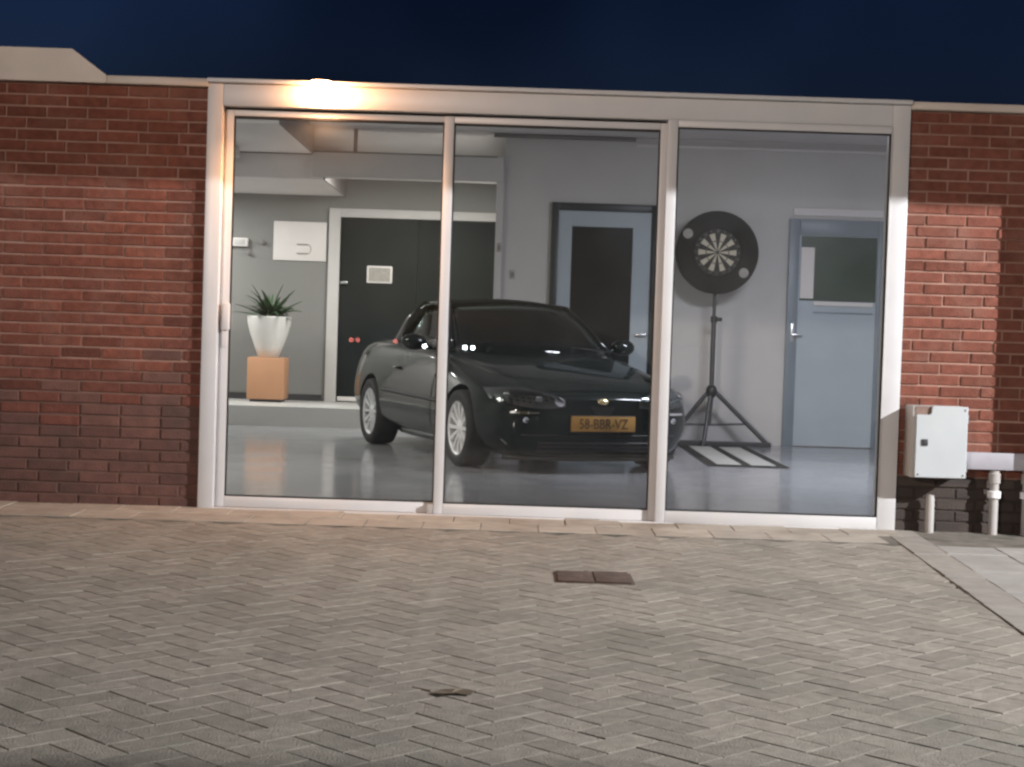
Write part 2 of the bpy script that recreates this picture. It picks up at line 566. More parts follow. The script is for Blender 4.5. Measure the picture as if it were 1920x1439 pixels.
def brick_mesh(l, m):
    key = (round(l, 3), m)
    if key not in _bm_cache:
        b = bmesh.new()
        # block lying in the wall: front face at y=0 side, chamfered
        chamfer_top(b, Matrix.Rotation(R(90), 4, 'X'), l, BH, 0.05, 0.003)
        me = mesh(b, 'brick')
        me.materials.append(MATS[m])
        _bm_cache[key] = me
    return _bm_cache[key]


def brick_wall(x0, x1, view0, view1, z1, dark_z, foot_z, label, edge_at_x0):
    root = empty('brick_wall', ((x0 + x1) / 2, 0, 0), 0, label, 'wall')
    ox = (x0 + x1) / 2
    zs = [0, foot_z, dark_z, z1]
    for a, b_, m in ((0, foot_z, 'mortar_foot_dark'), (foot_z, dark_z - 0.09, 'mortar_shaded'), (max(foot_z, dark_z - 0.09), dark_z + 0.09, 'mortar_mid'), (dark_z + 0.09, z1, 'mortar')):
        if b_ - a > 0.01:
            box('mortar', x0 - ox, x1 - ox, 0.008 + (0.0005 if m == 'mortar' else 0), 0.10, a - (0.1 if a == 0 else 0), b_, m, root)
    rest = {}
    n = int(z1 / COURSE) + 1
    for k in range(n):
        zc = 0.004 + k * COURSE + BH / 2
        if zc + BH / 2 > z1: break
        off = [0, 0.5, 0.25, 0.75][(k * 1 + (k // 5)) % 4 if random.random() < 0.2 else (k % 2)] * (BL + JT)
        # run from the window side outwards
        cur = 0.0
        width = x1 - x0
        first = BL - off if off > 0.02 else BL
        first = max(first, 0.05)
        while cur < width - 0.03:
            l = first if cur == 0 else BL
            l = min(l, width - cur)
            l = round(l, 2)
            xc = (x0 + cur + l / 2) if edge_at_x0 else (x1 - cur - l / 2)
            zz = zc + random.gauss(0, 0.0008)
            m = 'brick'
            if zc < foot_z: m = 'brick_foot_dark'
            elif dark_z > 0.5:  # left wall: shade at the foot is put into the brick tone
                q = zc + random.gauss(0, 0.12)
                m = 'brick_shaded' if q < dark_z - 0.06 else ('brick_half_shaded' if q < dark_z + 0.22 else 'brick')
            elif zc < dark_z: m = 'brick_shaded'
            y = random.gauss(0, 0.0016)
            if view0 < xc < view1:
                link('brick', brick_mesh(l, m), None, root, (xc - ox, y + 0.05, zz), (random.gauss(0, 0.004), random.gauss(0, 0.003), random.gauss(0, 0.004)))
            else:
                bmq = rest.setdefault(m, bmesh.new())
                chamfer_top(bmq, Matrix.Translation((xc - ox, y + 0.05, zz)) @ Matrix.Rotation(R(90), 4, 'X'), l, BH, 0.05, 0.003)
            cur += l + JT
    for m, b in rest.items():
        tag(link('brick_field', mesh(b, 'brick_field'), m, root), kind='stuff')
    return root


brick_wall(-6.0, -1.705, -2.98, -1.6, 2.30, 0.66, 0.0, 'red brick wall left of the sliding windows, its foot coloured darker for shade', False)
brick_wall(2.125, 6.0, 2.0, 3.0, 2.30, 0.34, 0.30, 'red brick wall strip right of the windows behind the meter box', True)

# roof edge
trim = empty('roof_trim', (0, 0, 2.3), 0, 'pale beige roof edge trim stepping up at the left above the brick', 'roof trim')
prism('raised_fascia', [(-6, 0.004), (-2.25, 0.004), (-2.25, 0.046), (-2.44, 0.182), (-6, 0.182)], -0.05, 0.09, 'trim', trim)
box('trim_board', -2.249, -1.70, -0.047, 0.09, 0.004, 0.046, 'trim', trim, 0.003)
box('trim_board', -1.699, 2.118, -0.075, 0.0, 0.026, 0.047, 'frame_white', trim, 0.003)
box('trim_board', 2.119, 6, -0.047, 0.09, 0.004, 0.044, 'trim', trim, 0.003)

# roof slab with its fall towards the front
bm = bmesh.new()
P = [(0.10, 2.31), (4.7, 2.96), (10, 2.96), (10, 3.02), (4.7, 3.02), (0.10, 2.345)]
a = [bm.verts.new((-6, y, z)) for y, z in P]; b = [bm.verts.new((6, y, z)) for y, z in P]
bm.faces.new(a); bm.faces.new(b[::-1])
for i in range(6): bm.faces.new((a[i], b[i], b[(i + 1) % 6], a[(i + 1) % 6]))
ceil_o = tag(link('ceiling', mesh(bm, 'ceiling'), 'int_ceiling'), kind='structure')

# ------------------------------------------------------------------ sliding window front
X0, X1, ZT = -1.702, 2.120, 2.325
win = empty('window_front', (0.2, 0, 0), 0, 'wide white framed glass front of three tall panes with the car behind', 'window')
OX = -0.2
def wb(name, x0, x1, y0, y1, z0, z1, m='frame_white', parent=win, bev=0.004):
    return box(name, x0 + OX, x1 + OX, y0, y1, z0, z1, m, parent, bev)
wb('jamb', X0, -1.618, -0.03, 0.098, 0.0, ZT)
wb('jamb', 2.022, X1, -0.03, 0.098, 0.0, ZT)
wb('header', -1.6175, 2.0215, -0.029, 0.098, 2.206, ZT)
wb('sill', -1.6175, 2.0215, -0.045, 0.098, -0.03, 0.013, 'frame_white')
wb('track_shade_strip', -1.6175, 0.80, 0.055, 0.095, 2.15, 2.2055, 'track_shadow_gap', win, 0.0)  # brown strip in the slot above the sashes, shade put into its colour

def sash(name, x0, x1, yf, yb, zt, zb, st_l, st_r, top, bot, label):
    s = empty(name, ((x0 + x1) / 2 + OX, 0, 0), parent=win)
    s['label'] = label
    c = (x0 + x1) / 2
    box('stile', x0 - c, x0 + st_l - c, yf, yb, zb, zt, 'frame_white', s, 0.004)
    box('stile', x1 - st_r - c, x1 - c, yf, yb, zb, zt, 'frame_white', s, 0.004)
    box('rail', x0 + st_l - c + .0005, x1 - st_r - c - .0005, yf + .001, yb, zt - top, zt, 'frame_white', s, 0.004)
    box('rail', x0 + st_l - c + .0005, x1 - st_r - c - .0005, yf + .001, yb, zb, zb + bot, 'frame_white', s, 0.004)
    gx0, gx1, gz0, gz1 = x0 + st_l - c, x1 - st_r - c, zb + bot, zt - top
    ym = (yf + yb) / 2
    bmx = bmesh.new()
    g = 0.009
    for a0, a1, b0, b1 in ((gx0, gx1, gz1 - g, gz1), (gx0, gx1, gz0, gz0 + g), (gx0, gx0 + g, gz0 + g, gz1 - g), (gx1 - g, gx1, gz0 + g, gz1 - g)):
        bx(bmx, a0, a1, ym - 0.007, ym + 0.007, b0, b1)
    link('gasket', mesh(bmx, 'gasket'), 'seal', s)
    box('glass_pane', gx0 + .002, gx1 - .002, ym - 0.003, ym + 0.003, gz0 + .002, gz1 - .002, 'pane_clear', s)
    return s
s1 = sash('sash', -1.6165, -0.362, 0.030, 0.054, 2.192, 0.014, 0.05, 0.05, 0.032, 0.058, 'left sliding sash with a pull handle')
s2_ = sash('sash', -0.412, 0.812, 0.000, 0.028, 2.190, 0.014, 0.052, 0.045, 0.036, 0.058, 'middle sliding sash')
s3 = sash('sash', 0.803, 2.0215, -0.042, -0.006, 2.205, 0.0135, 0.054, 0.004, 0.038, 0.063, 'right fixed sash set furthest forward')
for _c in s3.children:
    if _c.name.startswith('glass_pane'):
        _c.data.materials[0] = MATS['pane_dusty']
hd = box('handle_plate', -0.612, -0.584, 0.018, 0.0295, 0.895, 1.055, 'handle_plastic', s1, 0.003)
hd2 = box('handle', -0.610, -0.566, -0.020, 0.0175, 0.985, 1.135, 'handle_plastic', s1, 0.010)
box('stop_block', -0.448 + OX, -0.414 + OX, -0.002, 0.029, 0.014, 0.066, 'pvc_grey', win, 0.003)

# ------------------------------------------------------------------ showroom interior
def st(name, x0, x1, y0, y1, z0, z1, m):
    return tag(box(name, x0, x1, y0, y1, z0, z1, m), kind='structure')
st('showroom_floor', -4.6, 4.6, 0.099, 7.52, -0.12, 0.0, 'floor_coat')
st('showroom_platform', -4.6, -0.16, 7.52, 9.2, -0.12, 0.20, 'platform')
wr = st('wall_back_right', -0.14, 4.6, 7.0, 7.2, 0, 2.96, 'int_wall')
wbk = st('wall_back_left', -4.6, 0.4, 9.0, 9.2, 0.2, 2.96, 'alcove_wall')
st('wall_left', -4.7, -4.5, 0.10, 9.2, 0, 2.97, 'int_wall')
st('wall_right', 4.5, 4.7, 0.10, 9.2, 0, 2.97, 'int_wall')
st('wall_inner_face_left', -4.5, -1.72, 0.101, 0.16, 0, 2.33, 'int_wall')
st('wall_inner_face_right', 2.14, 4.5, 0.101, 0.16, 0, 2.33, 'int_wall')
# pier and beam round the alcove, dropped soffit at the left
st('pier', -0.21, -0.141, 6.92, 9.0, 0.0, 2.735, 'int_wall')
beam = empty('ceiling_beam', (-1.1, 6.95, 2.48), 0, 'white beam under the ceiling across the alcove behind the car', 'beam')
box('beam_body', -0.91, 0.955, -0.05, 0.13, 0.0, 0.235, 'int_wall', beam, 0.004)
tag(box('hanger_strut', -1.62, -1.585, 6.98, 7.02, 2.716, 2.958, 'shade_and_fitting_grey'), 'dark short hanger strut standing on the beam under the ceiling', 'strut')
sof = empty('soffit', (-3.2, 5.5, 2.7), 0, 'pale dropped soffit running back along the left of the ceiling', 'soffit')
box('soffit_box', -1.3, 1.185, -0.8, 1.45, 0.003, 0.255, 'int_ceiling', sof)
box('soffit_side_shade', 1.1855, 1.20, -0.8, 1.45, 0.0, 0.255, 'shade_and_fitting_grey', sof)  # side face's shade is painted by its darker colour
sof2 = empty('soffit', (-3.2, 8, 2.46), 0, 'lower pale soffit at the back left above the pot plant', 'soffit')
box('soffit_box', -1.3, 1.29, -1.0, 0.99, 0.003, 0.238, 'int_ceiling', sof2)
box('soffit_side_shade', 1.2905, 1.305, -1.0, 0.99, 0.0, 0.238, 'shade_and_fitting_grey', sof2)  # shade of this side is painted too
tag(box('ceiling_trunking', -0.25, 1.13, 6.93, 6.998, 2.925, 2.952, 'shade_and_fitting_grey'), 'thin dark trunking along the ceiling above the two doors', 'trunking')
tag(box('wall_coving', 1.14, 4.4, 6.965, 6.998, 2.875, 2.90, 'int_ceiling'), 'pale coving line above the dartboard and the grey door', 'coving')
tag(box('duct_block', -3.3, -2.66, 6.2, 6.6, 2.60, 2.70, 'int_wall', None, 0.01), 'small pale box under the soffit at the far left', 'box')
tag(box('skirting_board', -4.4, -2.10, 8.975, 8.998, 0.2, 0.27, 'skirting'), 'black skirting board behind the orange plinth', 'skirting')

# dark double door in the alcove
dd = empty('alcove_door', (-1.08, 9.0, 0.2), 0, 'dark double door with a white frame behind the car', 'door')
box('door_frame', -0.985, -0.86, -0.05, 0.0, 0, 2.13, 'int_wall', dd, 0.004)
box('door_frame', 0.845, 0.90, -0.05, 0.0, 0, 2.13, 'int_wall', dd, 0.004)
box('door_frame', -0.8595, 0.8445, -0.05, 0.0, 2.035, 2.13, 'int_wall', dd, 0.004)
box('door_leaf', -0.858, -0.006, -0.03, -0.002, 0.01, 2.033, 'door_dark', dd, 0.003)
box('door_leaf', -0.002, 0.843, -0.03, -0.002, 0.01, 2.033, 'door_dark', dd, 0.003)
box('kick_plate', -0.845, -0.62, -0.045, -0.031, 0.012, 0.06, 'paper', dd, 0.003)
box('lever_handle', -0.845, -0.76, -0.075, -0.0505, 1.30, 1.33, 'steel', dd, 0.004)
# its notice
nt_ = empty('notice', (-1.495, 8.965, 1.615), 0, 'small white notice in a pale frame on the dark double door', 'notice')
box('notice_frame', -0.14, 0.14, -0.016, 0.004, -0.095, 0.095, 'paper', nt_, 0.012)
box('notice_sheet', -0.118, 0.118, -0.02, -0.0165, -0.075, 0.075, 'logo_grey', nt_)

# middle glazed door, dark surround
d1 = empty('glazed_door', (0.86, 7.0, 0), 0, 'grey blue door with a dark glass panel and black surround', 'door')
box('surround', -0.525, -0.455, -0.05, 0, 0, 2.31, 'door_frame_dark', d1, 0.004)
box('surround', 0.455, 0.525, -0.05, 0, 0, 2.31, 'door_frame_dark', d1, 0.004)
box('surround', -0.4545, 0.4545, -0.05, 0, 2.235, 2.31, 'door_frame_dark', d1, 0.004)
bm = bmesh.new()
for q in ((-.454, -.322, 0, 2.234), (.275, .454, 0, 2.234)): bx(bm, q[0], q[1], -0.03, -0.001, q[2] + .01, q[3])
bx(bm, -.3215, .2745, -0.03, -0.001, 2.083, 2.234); bx(bm, -.3215, .2745, -0.03, -0.001, .01, .30)
link('door_leaf', mesh(bm, 'door_leaf'), 'door_grey', d1)
box('glass_panel', -.3215, .2745, -0.02, -0.004, .3005, 2.0825, 'pane_dark', d1)
box('lever_handle', 0.33, 0.43, -0.07, -0.031, 1.03, 1.055, 'steel', d1, 0.004)

# right grey door with the green pane
d2 = empty('grey_door', (3.14, 7.0, 0), 0, 'pale blue grey door with a dark green window beside the dartboard', 'door')
box('door_frame', -0.48, -0.375, -0.045, 0, 0, 2.225, 'door_frame_grey', d2, 0.004)
box('door_frame', 0.392, 0.48, -0.045, 0, 0, 2.225, 'door_frame_grey', d2, 0.004)
box('door_frame', -0.3745, 0.3915, -0.045, 0, 2.07, 2.225, 'door_frame_grey', d2, 0.004)
bm = bmesh.new()
bx(bm, -.374, -.36, -.03, -.001, .008, 2.068); bx(bm, .386, .391, -.03, -.001, .008, 2.068)
bx(bm, -.3595, .3855, -.03, -.001, 2.062, 2.068); bx(bm, -.3595, .3855, -.03, -.001, .008, 1.43)
link('door_leaf', mesh(bm, 'door_leaf'), 'door_grey', d2)
box('glass_panel', -.3595, .3855, -0.02, -0.004, 1.4305, 2.0615, 'pane_green', d2)
box('sill_rail', -.22, .36, -0.045, -0.0305, 1.385, 1.425, 'paper', d2, 0.004)
box('letter_rail', -.22, .36, -0.036, -0.0305, 1.31, 1.325, 'door_frame_grey', d2, 0.002)
box('white_strip', -.355, -.225, -0.026, -0.0205, 1.4525, 1.95, 'paper', d2)
hp = box('handle_plate', -.435, -.405, -0.055, -0.0455, 1.02, 1.20, 'steel', d2, 0.003)
box('lever_handle', -.43, -.33, -0.085, -0.0555, 1.08, 1.10, 'steel', d2, 0.004)
tag(box('door_head_rail', 2.70, 3.6, 6.975, 6.998, 2.26, 2.33, 'int_ceiling'), 'pale head board above the grey door', 'board')
for (x, z, lb) in ((-0.17, 1.85, 'small grey switch on the pier beside the dark double door'), (-0.03, 1.595, 'small grey socket on the wall left of the black surrounded door')):
    y = 6.92 if x < -0.14 else 7.0
    s = empty('wall_switch', (x, y, z), 0, lb, 'switch')
    box('switch_plate', -0.024, 0.024, -0.012, 0, -0.045, 0.045, 'pvc_grey', s, 0.004)
    box('rocker', -0.012, 0.012, -0.017, -0.0125, -0.02, 0.02, 'shade_and_fitting_grey', s, 0.002)

# board, white box and marks on the back wall
wbd = empty('wall_board', (-2.385, 9.0, 1.955), 0, 'white board with a small dark bracket mark above the pot plant', 'board')
box('board_panel', -0.292, 0.292, -0.02, 0, -0.215, 0.215, 'paper', wbd, 0.006)
bm = bmesh.new()
pts = [(-0.03, 0.0 - 0.035), (0.09, -0.035)] + [(0.09 + 0.035 * math.sin(t), -0.085 + 0.05 * math.cos(t)) for t in (0.5, 1.0, 1.57, 2.1, 2.6)] + [(0.09, -0.135), (-0.03, -0.135)]
tube(bm, [(x, -0.024, z) for x, z in pts[:2]], 0.009, 6)
tube(bm, [(x, -0.024, z) for x, z in pts[-2:]], 0.009, 6)
tube(bm, [(x, -0.022, z) for x, z in pts[1:-1]], 0.004, 6)
link('bracket_mark', mesh(bm, 'bracket_mark'), 'logo_grey', wbd)
bm = bmesh.new()
for k in range(3): bx(bm, -0.12, 0.12 - 0.03 * k, -0.0215, -0.0205, 0.04 + 0.04 * k, 0.046 + 0.04 * k)
link('printed_lines', mesh(bm, 'printed_lines'), 'int_ceiling', wbd)
wbx = empty('wall_unit', (-3.07, 9.0, 1.925), 0, 'small white box on the wall beside the left window frame', 'wall unit')
box('unit_body', -0.115, 0.118, -0.06, 0, -0.047, 0.047, 'paper', wbx, 0.01)
box('unit_panel', -0.03, 0.09, -0.064, -0.0605, -0.028, 0.028, 'platform', wbx, 0.002)
for (x, z, l) in ((-2.80, 1.93, 'upper dark wall hook left of the white board'), (-2.95, 1.81, 'lower dark wall hook above the pot plant')):
    tag(lathe_o('wall_hook', [(0.03, 0), (0.028, -0.02), (0.012, -0.03), (0.012, -0.05), (0.02, -0.055), (0.0, -0.06)], 'shade_and_fitting_grey', None, 14, 'Y', (x, 9.0, z)), l, 'hook')

# plinth, pot and plant
pl = tag(box('plinth', -0.195, 0.195, -0.195, 0.195, 0.03, 0.475, 'plinth_orange', None, 0.008, (-2.63, 8.55, 0.2)), 'orange wooden cube plinth under the white plant pot', 'plinth')
box('foot', -0.165, 0.165, -0.165, 0.165, 0.0, 0.0295, 'skirting', pl)
pot = empty('plant_pot', (-2.63, 8.55, 0.675), 0, 'white tapered plant pot standing on the orange plinth', 'pot')
lathe_o('pot_body', [(0.0, 0.0), (0.10, 0.0), (0.112, 0.01), (0.15, 0.11), (0.205, 0.26), (0.232, 0.37), (0.236, 0.43), (0.226, 0.442), (0.212, 0.43), (0.208, 0.38), (0.0, 0.38)], 'pot', pot, 32, ang=40)
lathe_o('soil', [(0.0, 0.392), (0.206, 0.386)], 'soil', pot, 20)
plant = empty('pot_plant', (-2.63, 8.55, 1.06), 0, 'green leafy plant growing out of the white pot', 'plant')
leaf_meshes = []
for v in range(4):
    bm = bmesh.new()
    L, Wd, droop = [(0.34, 0.05, 0.5), (0.28, 0.06, 0.9), (0.40, 0.04, 0.25), (0.24, 0.055, 1.2)][v]
    prev = None
    n = 7
    for i in range(n + 1):
        t = i / n
        ang = t * droop
        x = L * (t - 0.25 * droop * t * t)
        z = L * (0.0 - 0.5 * droop * t * t)
        wd = Wd * math.sin(math.pi * min(1, 0.12 + 0.88 * t)) ** 0.8 * 0.5
        row = [bm.verts.new((x, -wd, z + wd * 0.35)), bm.verts.new((x, 0, z)), bm.verts.new((x, wd, z + wd * 0.35))]
        if prev:
            for k in range(2): bm.faces.new((prev[k], prev[k + 1], row[k + 1], row[k]))
        prev = row
    me = mesh(bm, 'leaf', True)
    me.materials.append(MATS['leaf_green'])
    leaf_meshes.append(me)
for k in range(110):
    az = k * 2.399 + random.gauss(0, 0.2)
    el = R(random.uniform(12, 82))
    o = link('leaf', leaf_meshes[k % 4], None, plant, (0.03 * math.cos(az), 0.03 * math.sin(az), random.uniform(0.0, 0.09)), (random.gauss(0, 0.3), -el, az))
    s = random.uniform(0.75, 1.15) * (0.8 if az % 6.28 < 3.1 else 1.0)
    o.scale = (s, s, s)

# ------------------------------------------------------------------ dartboard on its stand
DBX, DBY, DBZ = 1.925, 6.72, 1.855
std = empty('dartboard_stand', (DBX, DBY, 0), 0, 'dark metal tripod stand carrying the dartboard', 'stand')
tube_o('pole', [(0.0, 0.02, 0.53), (0.0, 0.02, 1.22)], 0.024, 'stand_metal', std)
tube_o('inner_pole', [(0.0, 0.02, 1.22), (0.0, 0.02, 1.86)], 0.017, 'stand_metal', std)
lathe_o('hub', [(0.0, 0.46), (0.03, 0.46), (0.052, 0.49), (0.055, 0.54), (0.036, 0.575), (0.026, 0.58)], 'black_plastic', std, 20, loc=(0, 0.02, 0))
tube_o('height_clamp', [(0.0, 0.02, 1.185), (0.0, 0.02, 1.245)], 0.033, 'black_plastic', std)
tube_o('clamp_knob', [(0.02, 0.0, 1.215), (0.075, -0.01, 1.215)], 0.018, 'black_plastic', std)
legs = [(-0.42, -0.02, 0.0), (0.56, -0.02, 0.0), (-0.08, -0.16, 0.0)]
for (x, y, z) in legs:
    lg = tube_o('leg', [(x * 0.06, 0.02 + y * 0.06, 0.52), (x, y, 0.018)], 0.021, 'stand_metal', std)
    tube_o('foot', [(x * 0.97, y * 0.97, 0.03), (x * 1.03, y * 1.03, 0.001)], 0.024, 'black_plastic', lg)
tube_o('centre_rod', [(0.0, 0.02, 0.5), (-0.02, 0.0, 0.20)], 0.026, 'stand_metal', std)
tube_o('brace', [(-0.28, 0.0, 0.195), (-0.02, -0.01, 0.20), (0.35, 0.0, 0.215)], 0.011, 'stand_metal', std)
box('base_bar', -0.46, 0.585, -0.045, -0.005, 0.001, 0.045, 'stand_metal', std, 0.004)

dm = empty('dart_mat', (1.93, 5.4, 0.0), 0, 'dark floor mat with two pale strips in front of the dartboard stand', 'mat')
box('mat_base', -0.33, 0.33, -1.25, 1.2, 0.002, 0.007, 'black_foam', dm, 0.002)
box('pale_strip', -0.24, -0.04, -1.12, 1.0, 0.0075, 0.0095, 'box_side', dm)
box('pale_strip', 0.04, 0.24, -1.12, 1.0, 0.0075, 0.0095, 'box_side', dm)

sur = empty('dartboard_surround', (DBX, DBY - 0.03, DBZ), 0, 'round black foam ring around the dartboard with two pale spots', 'surround')
lathe_o('ring', [(0.228, 0.045), (0.228, -0.05), (0.245, -0.062), (0.37, -0.062), (0.395, -0.045), (0.40, 0.0), (0.395, 0.045)], 'black_foam', sur, 64, 'Y')
for (x, z) in ((-0.29, 0.17), (0.255, -0.19)):
    lathe_o('pale_spot', [(0.0, -0.0665), (0.045, -0.0665), (0.048, -0.0625)], 'logo_grey', sur, 20, 'Y', (x, 0, z))
dbd = empty('dartboard', (DBX, DBY - 0.035, DBZ), 0, 'dartboard with cream and black wedges on the tripod stand', 'dartboard')
lathe_o('back_disc', [(0.0, 0.03), (0.225, 0.03), (0.225, -0.03), (0.0, -0.03)], 'sisal_black', dbd, 48, 'Y')

def wedge(r0, r1, a0, a1, y, m, nm):
    bm = bmesh.new()
    n = 4
    A = [(r0, a0 + (a1 - a0) * i / n) for i in range(n + 1)]
    B = [(r1, a0 + (a1 - a0) * i / n) for i in range(n + 1)]
    f = lambda ra, yy: bm.verts.new((ra[0] * math.sin(ra[1]), yy, ra[0] * math.cos(ra[1])))
    a_, b_ = [f(q, y) for q in A], [f(q, y) for q in B]
    a2, b2 = [f(q, -0.03) for q in A], [f(q, -0.03) for q in B]
    for i in range(n):
        bm.faces.new((a_[i], a_[i + 1], b_[i + 1], b_[i]))
        bm.faces.new((b_[i], b_[i + 1], b2[i + 1], b2[i]))
        bm.faces.new((a_[i], a_[i + 1], a2[i + 1], a2[i]))
    bm.faces.new((a_[0], b_[0], b2[0], a2[0])); bm.faces.new((a_[n], b_[n], b2[n], a2[n]))
    link(nm, mesh(bm, nm), m, dbd)
for k in range(20):
    a0, a1 = R(18 * k - 9), R(18 * k + 9)
    cream = k % 2 == 1
    g = 0.004
    wedge(0.018, 0.182, a0 + g, a1 - g, -0.034, 'sisal_cream' if cream else 'sisal_black', 'wedge')
    wedge(0.104, 0.113, a0 + g, a1 - g, -0.0355, 'sisal_green' if cream else 'sisal_red', 'treble_segment')
    wedge(0.1825, 0.190, a0 + g, a1 - g, -0.0355, 'sisal_green' if cream else 'sisal_red', 'double_segment')
lathe_o('bull', [(0.0, -0.037), (0.017, -0.037), (0.0175, -0.03)], 'sisal_green', dbd, 20, 'Y')
# numbers round the rim, as thin wire figures
NUMS = [20, 1, 18, 4, 13, 6, 10, 15, 2, 17, 3, 19, 7, 16, 8, 11, 14, 9, 12, 5]


def text_mesh(txt, size, name, ext=0.001, sx=1.0):
    cu = bpy.data.curves.new(name, 'FONT')
    cu.body = txt
    cu.size = size
    cu.align_x = 'CENTER'
    cu.align_y = 'CENTER'
    cu.extrude = ext
    cu.resolution_u = 3
    o = bpy.data.objects.new(name, cu)
    COL.objects.link(o)
    dg = bpy.context.evaluated_depsgraph_get()
    dg.update()
    me = bpy.data.meshes.new_from_object(o.evaluated_get(dg))
    bpy.data.objects.remove(o)
    if sx != 1.0:
        me.transform(Matrix.Diagonal((sx, 1, 1, 1)))
    me.name = name
    me.materials.clear()
    return me
for k, nmb in enumerate(NUMS):
    a = R(18 * k)
    o = link('number', text_mesh(str(nmb), 0.026, 'number'), 'logo_grey', dbd, (0.206 * math.sin(a), -0.0325, 0.206 * math.cos(a)), (R(90), 0, 0))

# ------------------------------------------------------------------ the car
CAR_F = Vector((0.375, -0.927, 0)).normalized()     # the way it faces
car = empty('sports_car', (0, 0, 0), 0, 'dark green two door sports car with yellow number plate behind the glass', 'car')
NOSE = Vector((0.675, 3.03, 0))
# local frame: u from the nose backwards (+X), v across, z up
car.location = NOSE
car.rotation_euler = (0, 0, math.atan2(-CAR_F.y, -CAR_F.x))

ST = [  # u, zb, wb, zm, wm, zw, ww, zs, ws, zd, wd, zc
    (0.000, 0.250, 0.34, 0.380, 0.46, 0.455, 0.46, 0.510, 0.43, 0.535, 0.34, 0.548),
    (0.035, 0.165, 0.52, 0.330, 0.63, 0.450, 0.63, 0.530, 0.60, 0.565, 0.46, 0.585),
    (0.120, 0.115, 0.66, 0.310, 0.765, 0.450, 0.760, 0.560, 0.73, 0.600, 0.56, 0.622),
    (0.300, 0.105, 0.74, 0.320, 0.845, 0.470, 0.835, 0.600, 0.79, 0.655, 0.62, 0.676),
    (0.500, 0.105, 0.79, 0.330, 0.880, 0.500, 0.865, 0.650, 0.815, 0.705, 0.65, 0.724),
    (0.750, 0.125, 0.82, 0.350, 0.895, 0.540, 0.875, 0.705, 0.82, 0.755, 0.67, 0.778),
    (1.050, 0.125, 0.84, 0.350, 0.892, 0.560, 0.870, 0.755, 0.815, 0.812, 0.69, 0.838),
    (1.300, 0.125, 0.84, 0.350, 0.885, 0.570, 0.865, 0.795, 0.805, 0.858, 0.71, 0.885),
    (1.600, 0.125, 0.84, 0.350, 0.880, 0.575, 0.865, 0.825, 0.800, 0.890, 0.72, 0.900),
    (2.100, 0.125, 0.84, 0.350, 0.880, 0.585, 0.868, 0.845, 0.800, 0.905, 0.72, 0.905),
    (2.600, 0.170, 0.84, 0.350, 0.885, 0.595, 0.875, 0.865, 0.800, 0.920, 0.71, 0.925),
    (3.000, 0.180, 0.84, 0.360, 0.895, 0.600, 0.880, 0.880, 0.800, 0.932, 0.69, 0.945),
    (3.400, 0.200, 0.81, 0.370, 0.880, 0.600, 0.865, 0.885, 0.780, 0.935, 0.65, 0.950),
    (3.700, 0.240, 0.76, 0.380, 0.830, 0.600, 0.815, 0.860, 0.735, 0.910, 0.61, 0.930),
    (3.860, 0.300, 0.68, 0.400, 0.750, 0.590, 0.740, 0.800, 0.68, 0.850, 0.55, 0.870),
    (3.910, 0.380, 0.56, 0.440, 0.62, 0.580, 0.62, 0.720, 0.57, 0.765, 0.46, 0.780),
]


def half(s):
    u, zb, wb_, zm, wm, zw, ww, zs, ws, zd, wd, zc = s
    return [(0, zb), (wb_ * 0.7, zb), (wb_, zb + 0.015), (wm, zm), (ww, zw), (ws, zs), (wd, zd), (wd * 0.5, zc - (zc - zd) * 0.25), (0, zc)]


def body_point(u, frac_zone, v_sign):
    pass


bm = bmesh.new()
rings = []
for s in ST:
    h = half(s)
    ring = [bm.verts.new((s[0], y, z)) for y, z in h] + [bm.verts.new((s[0], -y, z)) for y, z in h[-2:0:-1]]
    rings.append(ring)
N = len(rings[0])
for i in range(len(rings) - 1):
    for k in range(N):
        bm.faces.new((rings[i][k], rings[i][(k + 1) % N], rings[i + 1][(k + 1) % N], rings[i + 1][k]))
for ring in (rings[0], rings[-1]):
    bm.faces.new((ring[0], ring[1], ring[N - 1]))
    for k in range(1, 7):
        bm.faces.new((ring[k], ring[k + 1], ring[N - k - 1], ring[N - k]))
    bm.faces.new((ring[7], ring[8], ring[9]))
bme = mesh(bm, 'body', True)
body_tmp = link('body', bme, 'car_paint')
md = body_tmp.modifiers.new('s', 'SUBSURF')
md.levels = md.render_levels = 3
WHEELS = [(0.735, 0.29), (3.00, 0.29)]
cutters = []
for (u, z) in WHEELS:
    for sgn in (-1, 1):
        c = lathe_o('cutter', [(0.0, 0.60 * sgn), (0.335, 0.60 * sgn), (0.335, 1.2 * sgn), (0.0, 1.2 * sgn)], 'car_black', None, 40, 'Y', (u, 0, z))
        bpy.context.view_layer.update()
        m_ = body_tmp.modifiers.new('b', 'BOOLEAN')
        m_.operation = 'DIFFERENCE'
        m_.object = c
        m_.solver = 'EXACT'
        cutters.append(c)
dg = bpy.context.evaluated_depsgraph_get()
dg.update()
bme2 = bpy.data.meshes.new_from_object(body_tmp.evaluated_get(dg))
bpy.data.objects.remove(body_tmp)
for c in cutters: bpy.data.objects.remove(c)
bme2.name = 'body'
for p in bme2.polygons: p.use_smooth = True
bme2.set_sharp_from_angle(angle=R(42))
body = link('body', bme2, None, car)
# surface sampler: ray on the finished body
from mathutils.bvhtree import BVHTree
bvh = BVHTree.FromPolygons([v.co.copy() for v in bme2.vertices], [tuple(p.vertices) for p in bme2.polygons])


def hit(o, d):
    r = bvh.ray_cast(Vector(o), Vector(d).normalized())
    return r[0], r[1]


def decal_strip(name, pts, r, m, parent):
    """thin line laid on the body along sampled points"""
    bm = bmesh.new()
    tube(bm, pts, r, 6)
    return link(name, mesh(bm, name, True), m, parent)


